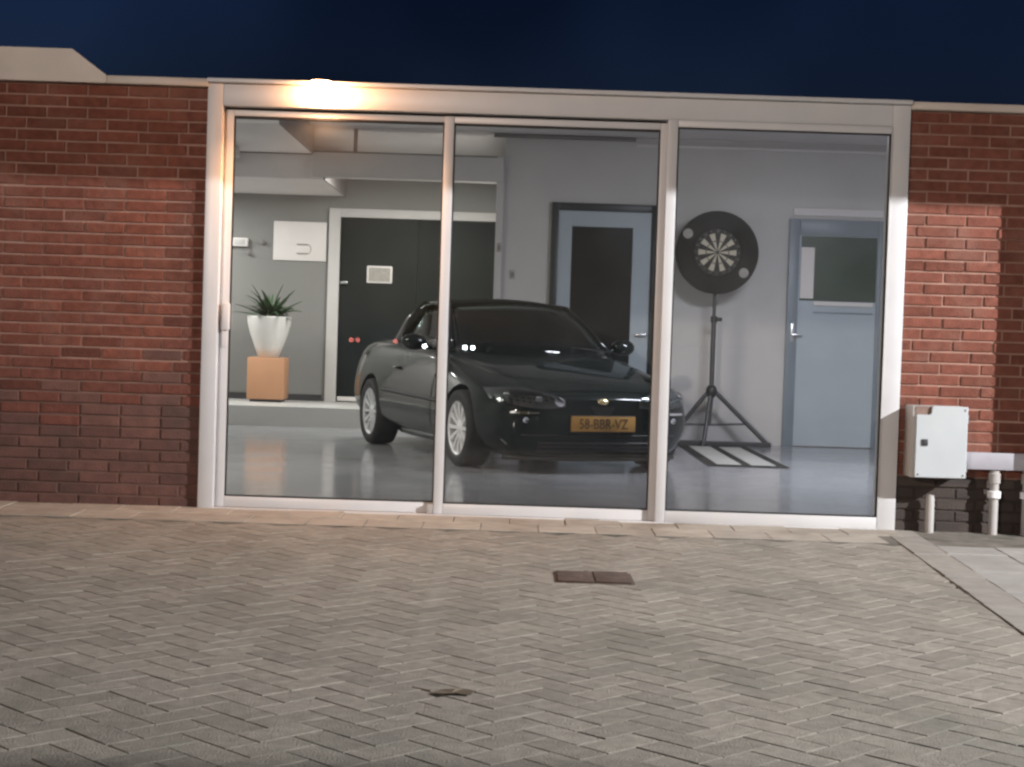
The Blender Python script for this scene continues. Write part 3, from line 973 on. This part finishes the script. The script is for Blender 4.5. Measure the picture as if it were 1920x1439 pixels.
def skin_patch(name, us, vs_, origin, m, parent, off=0.004, thick=0.0):
    """patch projected on to the body; origin(u,v)->(point, direction)"""
    bm = bmesh.new()
    grid = []
    for a in us:
        row = []
        for b in vs_:
            o, d = origin(a, b)
            p, n = hit(o, d)
            if p is None: p, n = Vector(o), -Vector(d)
            row.append(bm.verts.new(p + n * off if n.dot(Vector(d)) < 0 else p - n * off))
        grid.append(row)
    for i in range(len(us) - 1):
        for j in range(len(vs_) - 1):
            bm.faces.new((grid[i][j], grid[i + 1][j], grid[i + 1][j + 1], grid[i][j + 1]))
    return link(name, mesh(bm, name, True), m, parent)


lin = lambda a, b, n: [a + (b - a) * i / n for i in range(n + 1)]
# bonnet: a shut line all round a raised skin
top_o = lambda u, v: ((u, v, 2.0), (0, 0, -1))
bon = skin_patch('bonnet', lin(0.10, 1.22, 16), lin(-0.60, 0.60, 16), lambda u, v: ((u, v * (0.75 + 0.25 * min(1, u / 0.7)), 2.0), (0, 0, -1)), 'car_paint', car, 0.004)
for sgn in (-1, 1):
    side_o = lambda u, z, s=sgn: ((u, 2.0 * s, z), (0, -s, 0))
    door = skin_patch('door', lin(1.36, 2.42, 14), lin(0.25, 0.80, 10), side_o, 'car_paint', car, 0.004)
    bm = bmesh.new()
    p, n = hit((2.30, 2.0 * sgn, 0.70), (0, -sgn, 0))
    tube(bm, [p + Vector((-0.08, 0.006 * sgn, 0)), p + Vector((-0.05, 0.03 * sgn, 0)), p + Vector((0.05, 0.03 * sgn, 0)), p + Vector((0.08, 0.006 * sgn, 0))], 0.011, 8)
    link('door_handle', mesh(bm, 'door_handle', True), 'car_paint', door)
    # side rub strip and sill
    bm = bmesh.new()
    pts = []
    for u in lin(1.12, 2.62, 14):
        p, n = hit((u, 2.0 * sgn, 0.47 + 0.02 * (u - 1.1)), (0, -sgn, 0))
        pts.append(p + n * 0.004)
    tube(bm, pts, 0.014, 8)
    link('side_strip', mesh(bm, 'side_strip', True), 'car_black', car)
    bm = bmesh.new()
    tube(bm, [hit((u, 2.0 * sgn, 0.175), (0, -sgn, 0))[0] for u in lin(1.10, 2.64, 12)], 0.03, 8)
    link('sill', mesh(bm, 'sill', True), 'car_paint', car)
    # indicator repeater
    p, n = hit((1.10, 2.0 * sgn, 0.60), (0, -sgn, 0))
    lathe_o('side_repeater', [(0.0, 0.012 * sgn), (0.02, 0.010 * sgn), (0.024, 0.0)], 'badge_gold', car, 14, 'Y', p)

# greenhouse
def curve3(a, b, c, n=10):
    return [Vector(a) * (1 - t) * (1 - 2 * t) + Vector(b) * 4 * t * (1 - t) + Vector(c) * t * (2 * t - 1) for t in lin(0, 1, n)]
A0 = curve3((1.42, -0.70, 0.875), (1.13, 0, 0.845), (1.42, 0.70, 0.875))      # screen foot
A1 = curve3((1.93, -0.535, 1.235), (1.80, 0, 1.275), (1.93, 0.535, 1.235))    # screen head
B1 = curve3((2.48, -0.53, 1.240), (2.58, 0, 1.285), (2.48, 0.53, 1.240))      # roof rear
B0 = curve3((2.92, -0.63, 0.905), (3.10, 0, 0.930), (2.92, 0.63, 0.905))      # rear glass foot


def loft(name, c0, c1, m, parent, bulge=0.0, n=6, thick=0.006):
    bm = bmesh.new()
    g = []
    for i in range(n + 1):
        t = i / n
        g.append([bm.verts.new(p * (1 - t) + q * t + Vector((0, 0, bulge * 4 * t * (1 - t)))) for p, q in zip(c0, c1)])
    for i in range(n):
        for k in range(len(c0) - 1):
            bm.faces.new((g[i][k], g[i][k + 1], g[i + 1][k + 1], g[i + 1][k]))
    o = link(name, mesh(bm, name, True), m, parent)
    sm = o.modifiers.new('t', 'SOLIDIFY')
    sm.thickness = thick
    sm.offset = 0
    return o
loft('windscreen', A0, A1, 'car_glass', car, 0.03)
loft('roof', A1, B1, 'soft_top', car, 0.02, thick=0.02)
loft('rear_window', B1, B0, 'car_glass', car, 0.03)
for sgn, idx in ((-1, 0), (1, -1)):
    pa0, pa1, pb1, pb0 = A0[idx], A1[idx], B1[idx], B0[idx]
    ob = Vector((0, 0.05 * sgn, 0))
    low = [pa0.lerp(pb0, t) + ob * math.sin(math.pi * t) for t in lin(0.05, 0.80, 8)]
    mid = [pa1.lerp(pb1, t) for t in lin(0.0, 1.0, 8)]
    loft('side_window', low, mid, 'car_glass', car, 0.0, 4)
    bm = bmesh.new()
    tube(bm, [pa0, pa0.lerp(pa1, 0.5) + Vector((0, 0, 0.012)), pa1, pa1.lerp(pb1, 0.5) + Vector((0, 0, 0.018)), pb1], [0.03, 0.028, 0.026, 0.026, 0.03], 10)
    tube(bm, [pb1, pb1.lerp(pb0, 0.5) + Vector((0, 0, 0.03)), pb0], [0.045, 0.07, 0.06], 10)
    link('roof_pillar', mesh(bm, 'roof_pillar', True), 'car_paint', car)
    # door mirror
    mp_ = Vector((1.62, 0.86 * sgn, 0.90))
    bm = bmesh.new()
    tube(bm, [mp_ + Vector((0, -0.08 * sgn, -0.02)), mp_ + Vector((0, 0.0, 0.01))], 0.016, 8)
    lathe(bm, [(0.0, -0.06), (0.045, -0.052), (0.066, -0.02), (0.068, 0.03), (0.0, 0.032)], 18, 'X')
    for v in bm.verts:
        if v.index < 0: pass
    me = mesh(bm, 'door_mirror', True, 50)
    # shift the housing (lathe is at the origin) out to the stalk
    for v in me.vertices:
        if v.co.length < 0.12:
            v.co = Vector((v.co.x, v.co.y * 1.5, v.co.z)) + mp_ + Vector((0, 0.075 * sgn, 0.025))
    link('door_mirror', me, 'car_paint', car)
# scuttle panel, wipers, rear-view mirror
bm = bmesh.new()
for a, b in (((1.20, -0.15, 0.875), (1.40, 0.42, 0.925)), ((1.20, -0.62, 0.885), (1.33, -0.12, 0.915))):
    tube(bm, [a, Vector(a).lerp(Vector(b), 0.5) + Vector((0, 0, 0.012)), b], 0.007, 6)
link('wiper', mesh(bm, 'wiper', True), 'car_black', car)
box('rear_view_mirror', 1.83, 1.85, -0.11, 0.11, 1.135, 1.195, 'car_black', car, 0.008)
bm = bmesh.new()
bx(bm, 1.36, 1.72, -0.66, 0.66, 0.82, 0.905, 0.03)
link('dashboard', mesh(bm, 'dashboard', True, 50), 'car_black', car)
bm = bmesh.new()
for k in range(24):
    a0, a1 = 2 * math.pi * k / 24, 2 * math.pi * (k + 1) / 24
    tube(bm, [(1.80 + 0.06 * math.sin(a), 0.36 + 0.18 * math.cos(a), 0.93 + 0.17 * math.sin(a)) for a in (a0, a1)], 0.014, 6, False)
link('steering_wheel', mesh(bm, 'steering_wheel', True), 'car_black', car)
for v in (-0.36, 0.36):
    bm = bmesh.new()
    bx(bm, 2.20, 2.36, v - 0.23, v + 0.23, 0.60, 1.02, 0.05)
    seat = link('seat', mesh(bm, 'seat', True, 60), 'seat_leather', car)
    bm = bmesh.new()
    bx(bm, 2.26, 2.36, v - 0.13, v + 0.13, 1.00, 1.17, 0.035)
    link('headrest', mesh(bm, 'headrest', True, 60), 'seat_leather', seat)

# nose: headlamps, badge, grilles, plate
front_o = lambda v, z: ((-1.0, v, z), (1, 0, 0))
for sgn in (-1, 1):
    us = lin(0.30, 0.79, 12)
    hl = empty('headlamp', (0, 0, 0), 0, None, None, None, car)
    def hl_o(v, t, s=sgn):
        zc = 0.520 + 0.055 * (v - 0.30) / 0.49
        hgt = 0.018 + 0.048 * math.sin(math.pi * min(1, (v - 0.26) / 0.6))
        return ((-1.0, v * s, zc + t * hgt), (1, 0, 0))
    skin_patch('headlamp_bowl', us, lin(-1, 1, 5), hl_o, 'lamp_bowl', hl, 0.002)
    for v in (0.50, 0.70):
        p, n = hit(*hl_o(v, 0.0))
        bm = bmesh.new()
        lathe(bm, [(0.028, 0.0), (0.026, -0.008), (0.02, -0.004), (0.010, -0.002), (0.0, -0.004)], 20, 'X')
        o = link('reflector', mesh(bm, 'reflector', True), 'chrome', hl, p + Vector((-0.004, 0, 0)))
        o.rotation_euler = (0, R(-6), R(-28 * (v - 0.34) / 0.39 * sgn))
    # a chrome disc added and tilted to glint with the ceiling light
    v = 0.77 if sgn < 0 else 0.35
    p, n = hit(*hl_o(v, 0.1))
    nw = Vector((0.52, -0.70, 0.50)) if sgn < 0 else Vector((0.38, -0.70, 0.60))
    nl = Matrix.Rotation(-car.rotation_euler.z, 3, 'Z') @ nw
    o = lathe_o('glint_disc', [(0.0, -0.004), (0.040, -0.004), (0.042, 0.004), (0.0, 0.004)], 'chrome', hl, 16, 'X', p + Vector((-0.012, 0, 0)))
    o.rotation_euler = Vector((-1, 0, 0)).rotation_difference(nl.normalized()).to_euler()
    skin_patch('headlamp_lens', us, lin(-1, 1, 5), hl_o, 'lens_clear', hl, 0.022)
    # lower lamp / indicator in the bumper
    p, n = hit((-1.0, 0.60 * sgn, 0.395), (1, 0, 0))
    lathe_o('fog_lamp', [(0.022, 0.01), (0.022, -0.010), (0.017, -0.007), (0.0, -0.004)], 'chrome', car, 18, 'X', p)
    skin_patch('indicator', lin(0.50 * 1, 0.70, 5), lin(0.438, 0.455, 2), lambda v, z, s=sgn: ((-1.0, v * s, z), (1, 0, 0)), 'chrome', car, 0.006)
p, n = hit((-1.0, 0, 0.555), (1, 0, 0))
p, n = hit((-0.2, 0, 1.0), Vector((0.32, 0, -0.6)))
bm = bmesh.new()
lathe(bm, [(0.0, -0.016), (0.03, -0.014), (0.042, -0.008), (0.045, 0.004)], 20, 'X')
bd = link('badge', mesh(bm, 'badge', True), 'badge_gold', car)
pb, nb = hit((-1.0, 0, 0.535), (1, 0, 0))
bd.location = pb + Vector((0.0, 0, 0.0))
bd.scale = (1, 1.0, 0.55)
bd.rotation_euler = (0, R(25), 0)
skin_patch('grille', lin(-0.09, 0.09, 6), lin(0.385, 0.50, 5), lambda v, z: ((-1.0, v * (z - 0.36) / 0.12, z), (1, 0, 0)), 'car_black', car, 0.003)
# lower intake with slats
skin_patch('air_intake', lin(-0.50, 0.50, 14), lin(0.16, 0.245, 3), front_o, 'car_black', car, 0.003)
for z in (0.175, 0.202, 0.229):
    bm = bmesh.new()
    tube(bm, [hit((-1.0, v, z), (1, 0, 0))[0] + Vector((-0.006, 0, 0)) for v in lin(-0.48, 0.48, 10)], 0.005, 6)
    link('intake_slat', mesh(bm, 'intake_slat', True), 'stand_metal', car)
bm = bmesh.new()
tube(bm, [hit((-1.0, v, 0.285 if abs(v) < 0.5 else 0.285), (1, 0, 0))[0] + Vector((-0.002, 0, 0)) for v in lin(-0.62, 0.62, 14)], 0.006, 6)
link('bumper_seam', mesh(bm, 'bumper_seam', True), 'car_black', car)
bm = bmesh.new()
tube(bm, [Vector((0.06 + 0.5 * abs(v / 0.72) ** 3 * 0.35, v, 0.11)) for v in lin(-0.70, 0.70, 14)], 0.018, 8)
link('front_lip', mesh(bm, 'front_lip', True), 'car_black', car)
# yellow plate with its characters
PLZ = 0.372
pp, _ = hit((-1.0, 0, PLZ), (1, 0, 0))
plate = empty('number_plate', (pp.x - 0.018, 0.0, PLZ), 0, None, None, None, car)
plate.rotation_euler = (0, 0, R(-90))
box('plate_blank', -0.26, 0.26, -0.006, 0.010, -0.056, 0.056, 'plate_yellow', plate, 0.004)
box('plate_holder', -0.268, 0.268, 0.0105, 0.03, -0.064, 0.064, 'car_black', plate, 0.004)
link('plate_characters', text_mesh('58-BBR-VZ', 0.105, 'plate_characters', 0.0012, 0.82), 'plate_ink', plate, (0, -0.0075, -0.003), (R(90), 0, 0))
# tail
for sgn in (-1, 1):
    skin_patch('tail_lamp', lin(0.30, 0.62, 6), lin(0.66, 0.73, 3), lambda v, z, s=sgn: ((6.0, v * s, z), (-1, 0, 0)), 'red_lens', car, 0.006)

# wheels
def build_wheel_meshes():
    d = {}
    bm = bmesh.new()
    lathe(bm, [(0.205, 0.10), (0.222, 0.105), (0.262, 0.108), (0.284, 0.095), (0.290, 0.06), (0.290, -0.06), (0.284, -0.095), (0.262, -0.108), (0.222, -0.105), (0.205, -0.10), (0.205, 0.10)], 56, 'Y', False, False)
    d['tyre'] = mesh(bm, 'tyre', True, 50)
    bm = bmesh.new()
    lathe(bm, [(0.190, 0.085), (0.218, 0.104), (0.222, 0.100), (0.206, 0.08), (0.200, -0.09), (0.19, -0.09), (0.190, 0.085)], 56, 'Y', False, False)
    lathe(bm, [(0.0, 0.086), (0.022, 0.086), (0.03, 0.080), (0.055, 0.074), (0.055, 0.03)], 28, 'Y', False, True)
    n = 12
    for k in range(n):
        a = 2 * math.pi * k / n
        q = []
        for r, wd, y in ((0.045, 0.014, 0.072), (0.12, 0.012, 0.082), (0.196, 0.017, 0.088)):
            c, s = math.cos(a), math.sin(a)
            for sg in (-1, 1):
                for dy in (0, -0.022):
                    q.append(bm.verts.new((r * c - sg * wd * s, y + dy, r * s + sg * wd * c)))
        for i in (0, 4):
            bm.faces.new((q[i], q[i + 2], q[i + 6], q[i + 4]))
            bm.faces.new((q[i], q[i + 4], q[i + 5], q[i + 1]))
            bm.faces.new((q[i + 2], q[i + 3], q[i + 7], q[i + 6]))
    d['rim'] = mesh(bm, 'rim', True, 35)
    bm = bmesh.new()
    lathe(bm, [(0.0, 0.02), (0.135, 0.02), (0.14, 0.0), (0.0, 0.0)], 32, 'Y')
    d['brake_disc'] = mesh(bm, 'brake_disc', True, 35)
    bm = bmesh.new()
    lathe(bm, [(0.0, -0.03), (0.2, -0.03), (0.2, -0.04), (0.0, -0.04)], 32, 'Y')
    d['hub_back'] = mesh(bm, 'hub_back')
    d['tyre'].materials.append(MATS['tyre']); d['rim'].materials.append(MATS['alloy'])
    d['brake_disc'].materials.append(MATS['zinc']); d['hub_back'].materials.append(MATS['car_black'])
    return d
WM = build_wheel_meshes()
for (u, z) in WHEELS:
    for sgn in (-1, 1):
        wl = empty('wheel', (u, 0.775 * sgn, z), 0, None, None, None, car)
        if sgn < 0: wl.rotation_euler = (0, R(11 * u), math.pi)
        for nm in ('tyre', 'rim', 'brake_disc', 'hub_back'):
            link(nm, WM[nm], None, wl)

# ------------------------------------------------------------------ fittings on the facade
# lamp over the window
lamp = empty('wall_lamp', (-1.075, -0.03, 2.31), 0, 'glowing round wall lamp above the left pane', 'lamp')
bm = bmesh.new()
lathe(bm, [(0.0, 0.020), (0.03, 0.019), (0.05, 0.012), (0.054, 0.004), (0.0, 0.003)], 28, 'Z')
cap = link('lamp_cap', mesh(bm, 'lamp_cap', True, 50), 'lamp_metal', lamp, (0, -0.10, 0.0225))
bm = bmesh.new()
lathe(bm, [(0.055, 0.006), (0.075, -0.018), (0.083, -0.045), (0.070, -0.072), (0.035, -0.085), (0.0, -0.088)], 28, 'Z')
link('diffuser', mesh(bm, 'diffuser', True), 'lamp_glow', lamp, (0, -0.10, 0.018))
box('lamp_bracket', -0.02, 0.02, -0.06, 0.0, 0.0175, 0.030, 'lamp_metal', lamp, 0.003)
ll = bpy.data.lights.new('lamp_beam', 'SPOT')
ll.energy = 60
ll.color = (1.0, 0.52, 0.26)
ll.spot_size = R(150)
ll.spot_blend = 0.5
ll.shadow_soft_size = 0.02
lo = bpy.data.objects.new('lamp_beam', ll)
COL.objects.link(lo)
lo.parent = lamp
lo.location = (0, -0.10, -0.095)
# meter box
mb = empty('meter_box', (2.325, 0, 0.505), 0, 'white metal meter box with a small dark lock on the brick', 'meter box')
box('box_body', -0.165, 0.126, -0.165, 0.02, -0.192, 0.195, 'box_side', mb, 0.006)
bm = bmesh.new()
pts = [(-0.150, -0.19), (0.128, -0.19), (0.128, 0.197), (-0.066, 0.197), (-0.066, 0.148), (-0.150, 0.148)]
dr = prism('box_door', pts, -0.186, -0.1655, 'box_paint', mb, 0.004)
box('label_plate', -0.150, -0.068, -0.170, -0.1655, 0.150, 0.193, 'label_brown', mb)
lk = box('lock', -0.118, -0.084, -0.192, -0.187, -0.018, 0.018, 'skirting', mb, 0.003)

for z in (-0.13, 0.13):
    tube_o('hinge', [(0.131, -0.176, z - 0.022), (0.131, -0.176, z + 0.022)], 0.006, 'steel', mb, 8)
for x, z in ((-0.13, -0.172), (0.112, -0.172), (0.112, 0.178)):
    lathe_o('screw', [(0.0, -0.0895 + -0.1), (0.005, -0.189), (0.006, -0.186)], 'steel', mb, 10, 'Y', (x, 0, z))

# cable duct and pipes
duct = empty('cable_duct', (2.5, 0, 0.41), 0, 'grey cable duct running right from the meter box', 'duct')
box('duct_body', -0.06, 2.2, -0.075, 0.02, -0.045, 0.040, 'zinc', duct, 0.004)
box('duct_lid', -0.062, 2.2, -0.080, -0.0755, -0.049, 0.044, 'zinc', duct, 0.002)
for (x, zt, lab, coll) in ((2.30, 0.215, 'short grey pipe stub under the meter box', False),
                           (2.645, 0.335, 'grey pipe with a white collar below the cable duct', True),
                           (2.825, 0.34, 'grey pipe below the cable duct at the right edge', True)):
    pp_ = empty('drain_pipe', (x, -0.06, 0), 0, lab, 'pipe')
    r = 0.024 if not coll else 0.025
    lathe_o('pipe', [(r, -0.05), (r, zt - 0.03), (r * 0.8, zt - 0.005), (0.0, zt)] if not coll else [(r, -0.05), (r, zt + 0.02)], 'pvc_grey', pp_, 18)
    if coll:
        lathe_o('collar', [(0.026, 0.205), (0.037, 0.208), (0.037, 0.243), (0.026, 0.246)], 'pvc_white', pp_, 20)
        lathe_o('socket', [(0.0255, 0.285), (0.032, 0.288), (0.032, 0.34), (0.0255, 0.345)], 'pvc_grey', pp_, 20)

# rusty cover in the paving, dry leaf
cov = empty('drain_cover', (0.367, -2.12, 0.006), 0, 'rusty brown square drain cover set in the paving', 'drain cover')
box('cover_frame', -0.165, 0.165, -0.15, 0.15, -0.03, 0.003, 'rust', cov, 0.002)
for k in range(2):
    box('cover_plate', -0.152 + 0.154 * k, -0.002 + 0.152 * k + (0.002 if k else 0), -0.138, 0.138, 0.0035, 0.009 + 0.002 * k, 'rust', cov, 0.003)
bm = bmesh.new()
out = [(0, 0), (0.035, 0.03), (0.075, 0.022), (0.10, 0.045), (0.13, 0.0), (0.105, -0.035), (0.07, -0.02), (0.035, -0.04)]
ctr = bm.verts.new((0.06, 0, 0.004))
ring = [bm.verts.new((x, y, 0.004 + 0.008 * ((i * 37) % 5) / 5)) for i, (x, y) in enumerate(out)]
for i in range(len(ring)): bm.faces.new((ctr, ring[i], ring[(i + 1) % len(ring)]))
tube(bm, [(0.0, 0, 0.01), (-0.05, 0.012, 0.018)], 0.002, 5)
me = mesh(bm, 'fallen_leaf')
tag(link('fallen_leaf', me, 'leaf_dry', None, (-0.20, -4.37, 0.006), (0, 0, R(10))), 'curled brown leaf lying on the paving in front', 'leaf')

# ------------------------------------------------------------------ lights of the place, and added helpers
# ceiling panels of the showroom
def ceiling_panel(x, y, z, sx, sy, power, colr, label):
    p = empty('ceiling_light', (x, y, z), 0, label, 'ceiling light')
    tilt = math.atan((2.96 - 2.31) / 4.6) if y < 4.7 else 0
    p.rotation_euler = (tilt, 0, 0)
    box('housing', -sx / 2 - 0.03, sx / 2 + 0.03, -sy / 2 - 0.03, sy / 2 + 0.03, -0.03, -0.004, 'paper', p, 0.004)
    box('diffuser', -sx / 2, sx / 2, -sy / 2, sy / 2, -0.036, -0.0305, 'panel_glow', p)
    l = bpy.data.lights.new('panel_light', 'AREA')
    l.shape = 'RECTANGLE'
    l.size, l.size_y = sx, sy
    l.energy = power
    l.color = colr
    o = bpy.data.objects.new('panel_light', l)
    COL.objects.link(o)
    o.parent = p
    o.location = (0, 0, -0.05)
def roof_z(y): return min(2.96, 2.31 + (y - 0.1) * (0.65 / 4.6))
ceiling_panel(2.6, 3.2, roof_z(3.2), 1.2, 0.3, 122, (0.87, 0.88, 1.0), 'ceiling light panel near the right of the showroom')
ceiling_panel(-2.6, 2.6, roof_z(2.6), 1.2, 0.3, 88, (1.0, 0.97, 0.90), 'ceiling light panel near the left of the showroom')
ceiling_panel(-0.95, 7.25, 2.68, 1.2, 0.12, 85, (1.0, 0.97, 0.92), 'ceiling light behind the beam of the alcove')
ceiling_panel(-3.85, 8.0, 2.46, 0.6, 0.6, 60, (1.0, 0.98, 0.95), 'unseen square light added in the alcove corner to brighten the car flank')  # added out of view so the car's flank mirrors a bright wall

# floodlight on a mast to the right of the yard, hooded so that its beam stops part-way up the wall
FB = Vector((8.28, -4.6, 4.18))
fl = empty('floodlight_mast', (FB.x, FB.y - 0.45, -0.05), 0, 'floodlight mast at the right of the yard', 'light mast')
zf = FB.z + 0.05
lathe_o('mast', [(0.07, 0.0), (0.06, 1.5), (0.05, zf + 0.2), (0.0, zf + 0.21)], 'lamp_metal', fl, 18)
tube_o('mast_arm', [(0, 0, zf + 0.14), (0, 0.34, zf + 0.14)], 0.03, 'lamp_metal', fl)
box('lamp_head', -0.16, 0.16, 0.30, 0.44, zf - 0.14, zf + 0.14, 'lamp_metal', fl, 0.01)
# hood: its lip lies in the plane through the source and a level line 1.78 m up the wall
slope = (1.79 - FB.z) / -FB.y
bm = bmesh.new()
yl = 0.42
v = [bm.verts.new(p) for p in ((-1.0, 0.44, zf + 0.10), (0.5, 0.44, zf + 0.10), (0.5, 0.45 + yl, zf + slope * yl), (-1.0, 0.45 + yl, zf + slope * yl),
                               (-1.0, 0.44, zf + 0.11), (0.5, 0.44, zf + 0.11), (0.5, 0.45 + yl, zf + slope * yl + 0.02), (-1.0, 0.45 + yl, zf + slope * yl + 0.02))]
for q in ((0, 1, 2, 3), (4, 5, 6, 7), (0, 1, 5, 4), (1, 2, 6, 5), (2, 3, 7, 6), (3, 0, 4, 7)): bm.faces.new([v[i] for i in q])
link('hood', mesh(bm, 'hood'), 'lamp_metal', fl)
lathe_o('led', [(0.0, 0.0), (0.02, 0.0), (0.02, -0.004), (0.0, -0.004)], 'led_glow', fl, 12, 'Y', (0, 0.444, zf + 0.04))
sp = bpy.data.lights.new('flood_beam', 'SPOT')
sp.energy = 6300
sp.color = (0.97, 0.97, 1.0)
sp.spot_size = R(150)
sp.spot_blend = 0.4
sp.shadow_soft_size = 0.003
so = bpy.data.objects.new('flood_beam', sp)
COL.objects.link(so)
so.parent = fl
so.location = (0, 0.45, zf)
aim = Vector((0.5, -1.0, 0.0)) - FB
so.rotation_euler = aim.to_track_quat('-Z', 'Y').to_euler()

# unseen fill lamp added behind the viewer: soft warm light on the whole front
SL = Vector((-6.5, -17.0, 4.2))
sl = empty('fill_lamp', (SL.x, SL.y - 0.9, -0.06), 0, 'unseen fill lamp on a pole, added across the yard', 'fill lamp')
lathe_o('pole', [(0.09, 0.0), (0.08, 1.2), (0.055, 1.25), (0.045, 4.3), (0.0, 4.32)], 'lamp_metal', sl, 18)
tube_o('fill_lamp_arm', [(0, 0, 4.2), (0, 0.25, 4.42), (0, 0.6, 4.47)], 0.03, 'lamp_metal', sl)
box('lamp_head', -0.2, 0.2, 0.55, 1.25, 4.4, 4.52, 'lamp_metal', sl, 0.03)  # head of the added fill lamp
box('fill_lamp_glass', -0.16, 0.16, 1.2505, 1.27, 4.42, 4.50, 'led_glow', sl, 0.005)
al = bpy.data.lights.new('fill_light', 'SPOT')
al.spot_size = R(38)
al.spot_blend = 1.0
al.shadow_soft_size = 0.25
al.energy = 5700
al.color = (1.0, 0.86, 0.77)
ao = bpy.data.objects.new('fill_light', al)
COL.objects.link(ao)
ao.parent = sl
ao.location = (0, 1.35, 4.46)
ao.rotation_euler = (Vector((0.5, 0.0, 3.1)) - SL).to_track_quat('-Z', 'Y').to_euler()

# unseen post placed in the beam so its shadow bands the right wall
gp = empty('shadow_post', (4.22, -1.2, 0), R(-52), 'grey square post out of view, placed to cast a dark band on the wall', 'post')
box('shadow_post_shaft', -0.058, 0.058, -0.058, 0.058, -0.05, 2.6, 'shadow_post_paint', gp, 0.006)
box('shadow_post_cap', -0.08, 0.08, -0.08, 0.08, 2.6005, 2.63, 'shadow_post_paint', gp, 0.006)

# ------------------------------------------------------------------ cars across the street, seen only as lights mirrored in the panes
def copy_tree(o, parent=None, skip=()):
    c = o.copy()
    COL.objects.link(c)
    c.parent = parent
    for ch in list(o.children):
        if ch.name.split('.')[0] not in skip:
            copy_tree(ch, c, skip)
    return c


def parked(loc, rz, label, lamp_mat, u, z, r, vs_):
    p = copy_tree(car, None, ('number_plate', 'badge', 'seat', 'steering_wheel', 'headlamp', 'tail_lamp', 'wiper'))
    p.name = 'parked_car'
    p.location, p.rotation_euler = loc, (0, 0, rz)
    tag(p, label, 'car')
    for v in vs_:
        lathe_o('lit_lamp', [(0.0, -0.01), (r * 0.7, -0.01), (r, 0.0), (r, 0.03), (0.0, 0.03)] if u < 1 else [(0.0, 0.01), (r * 0.7, 0.01), (r, 0.0), (r, -0.03), (0.0, -0.03)],
                lamp_mat, p, 16, 'X', (u, v, z))
    return p
# nose towards the building, headlamps on
parked((-1.95, -38.0, -0.06), R(-90), 'parked car with lit headlamps across the street', 'headlamp_lit', -0.01, 0.62, 0.07, (-0.62, 0.55, 0.78))
# tail towards the building, tail lamps on
parked((-4.2, -44.0, -0.06), R(90), 'parked car with lit red tail lamps across the street', 'taillamp_lit', 3.90, 0.72, 0.075, (-0.62, 0.52, 0.72))
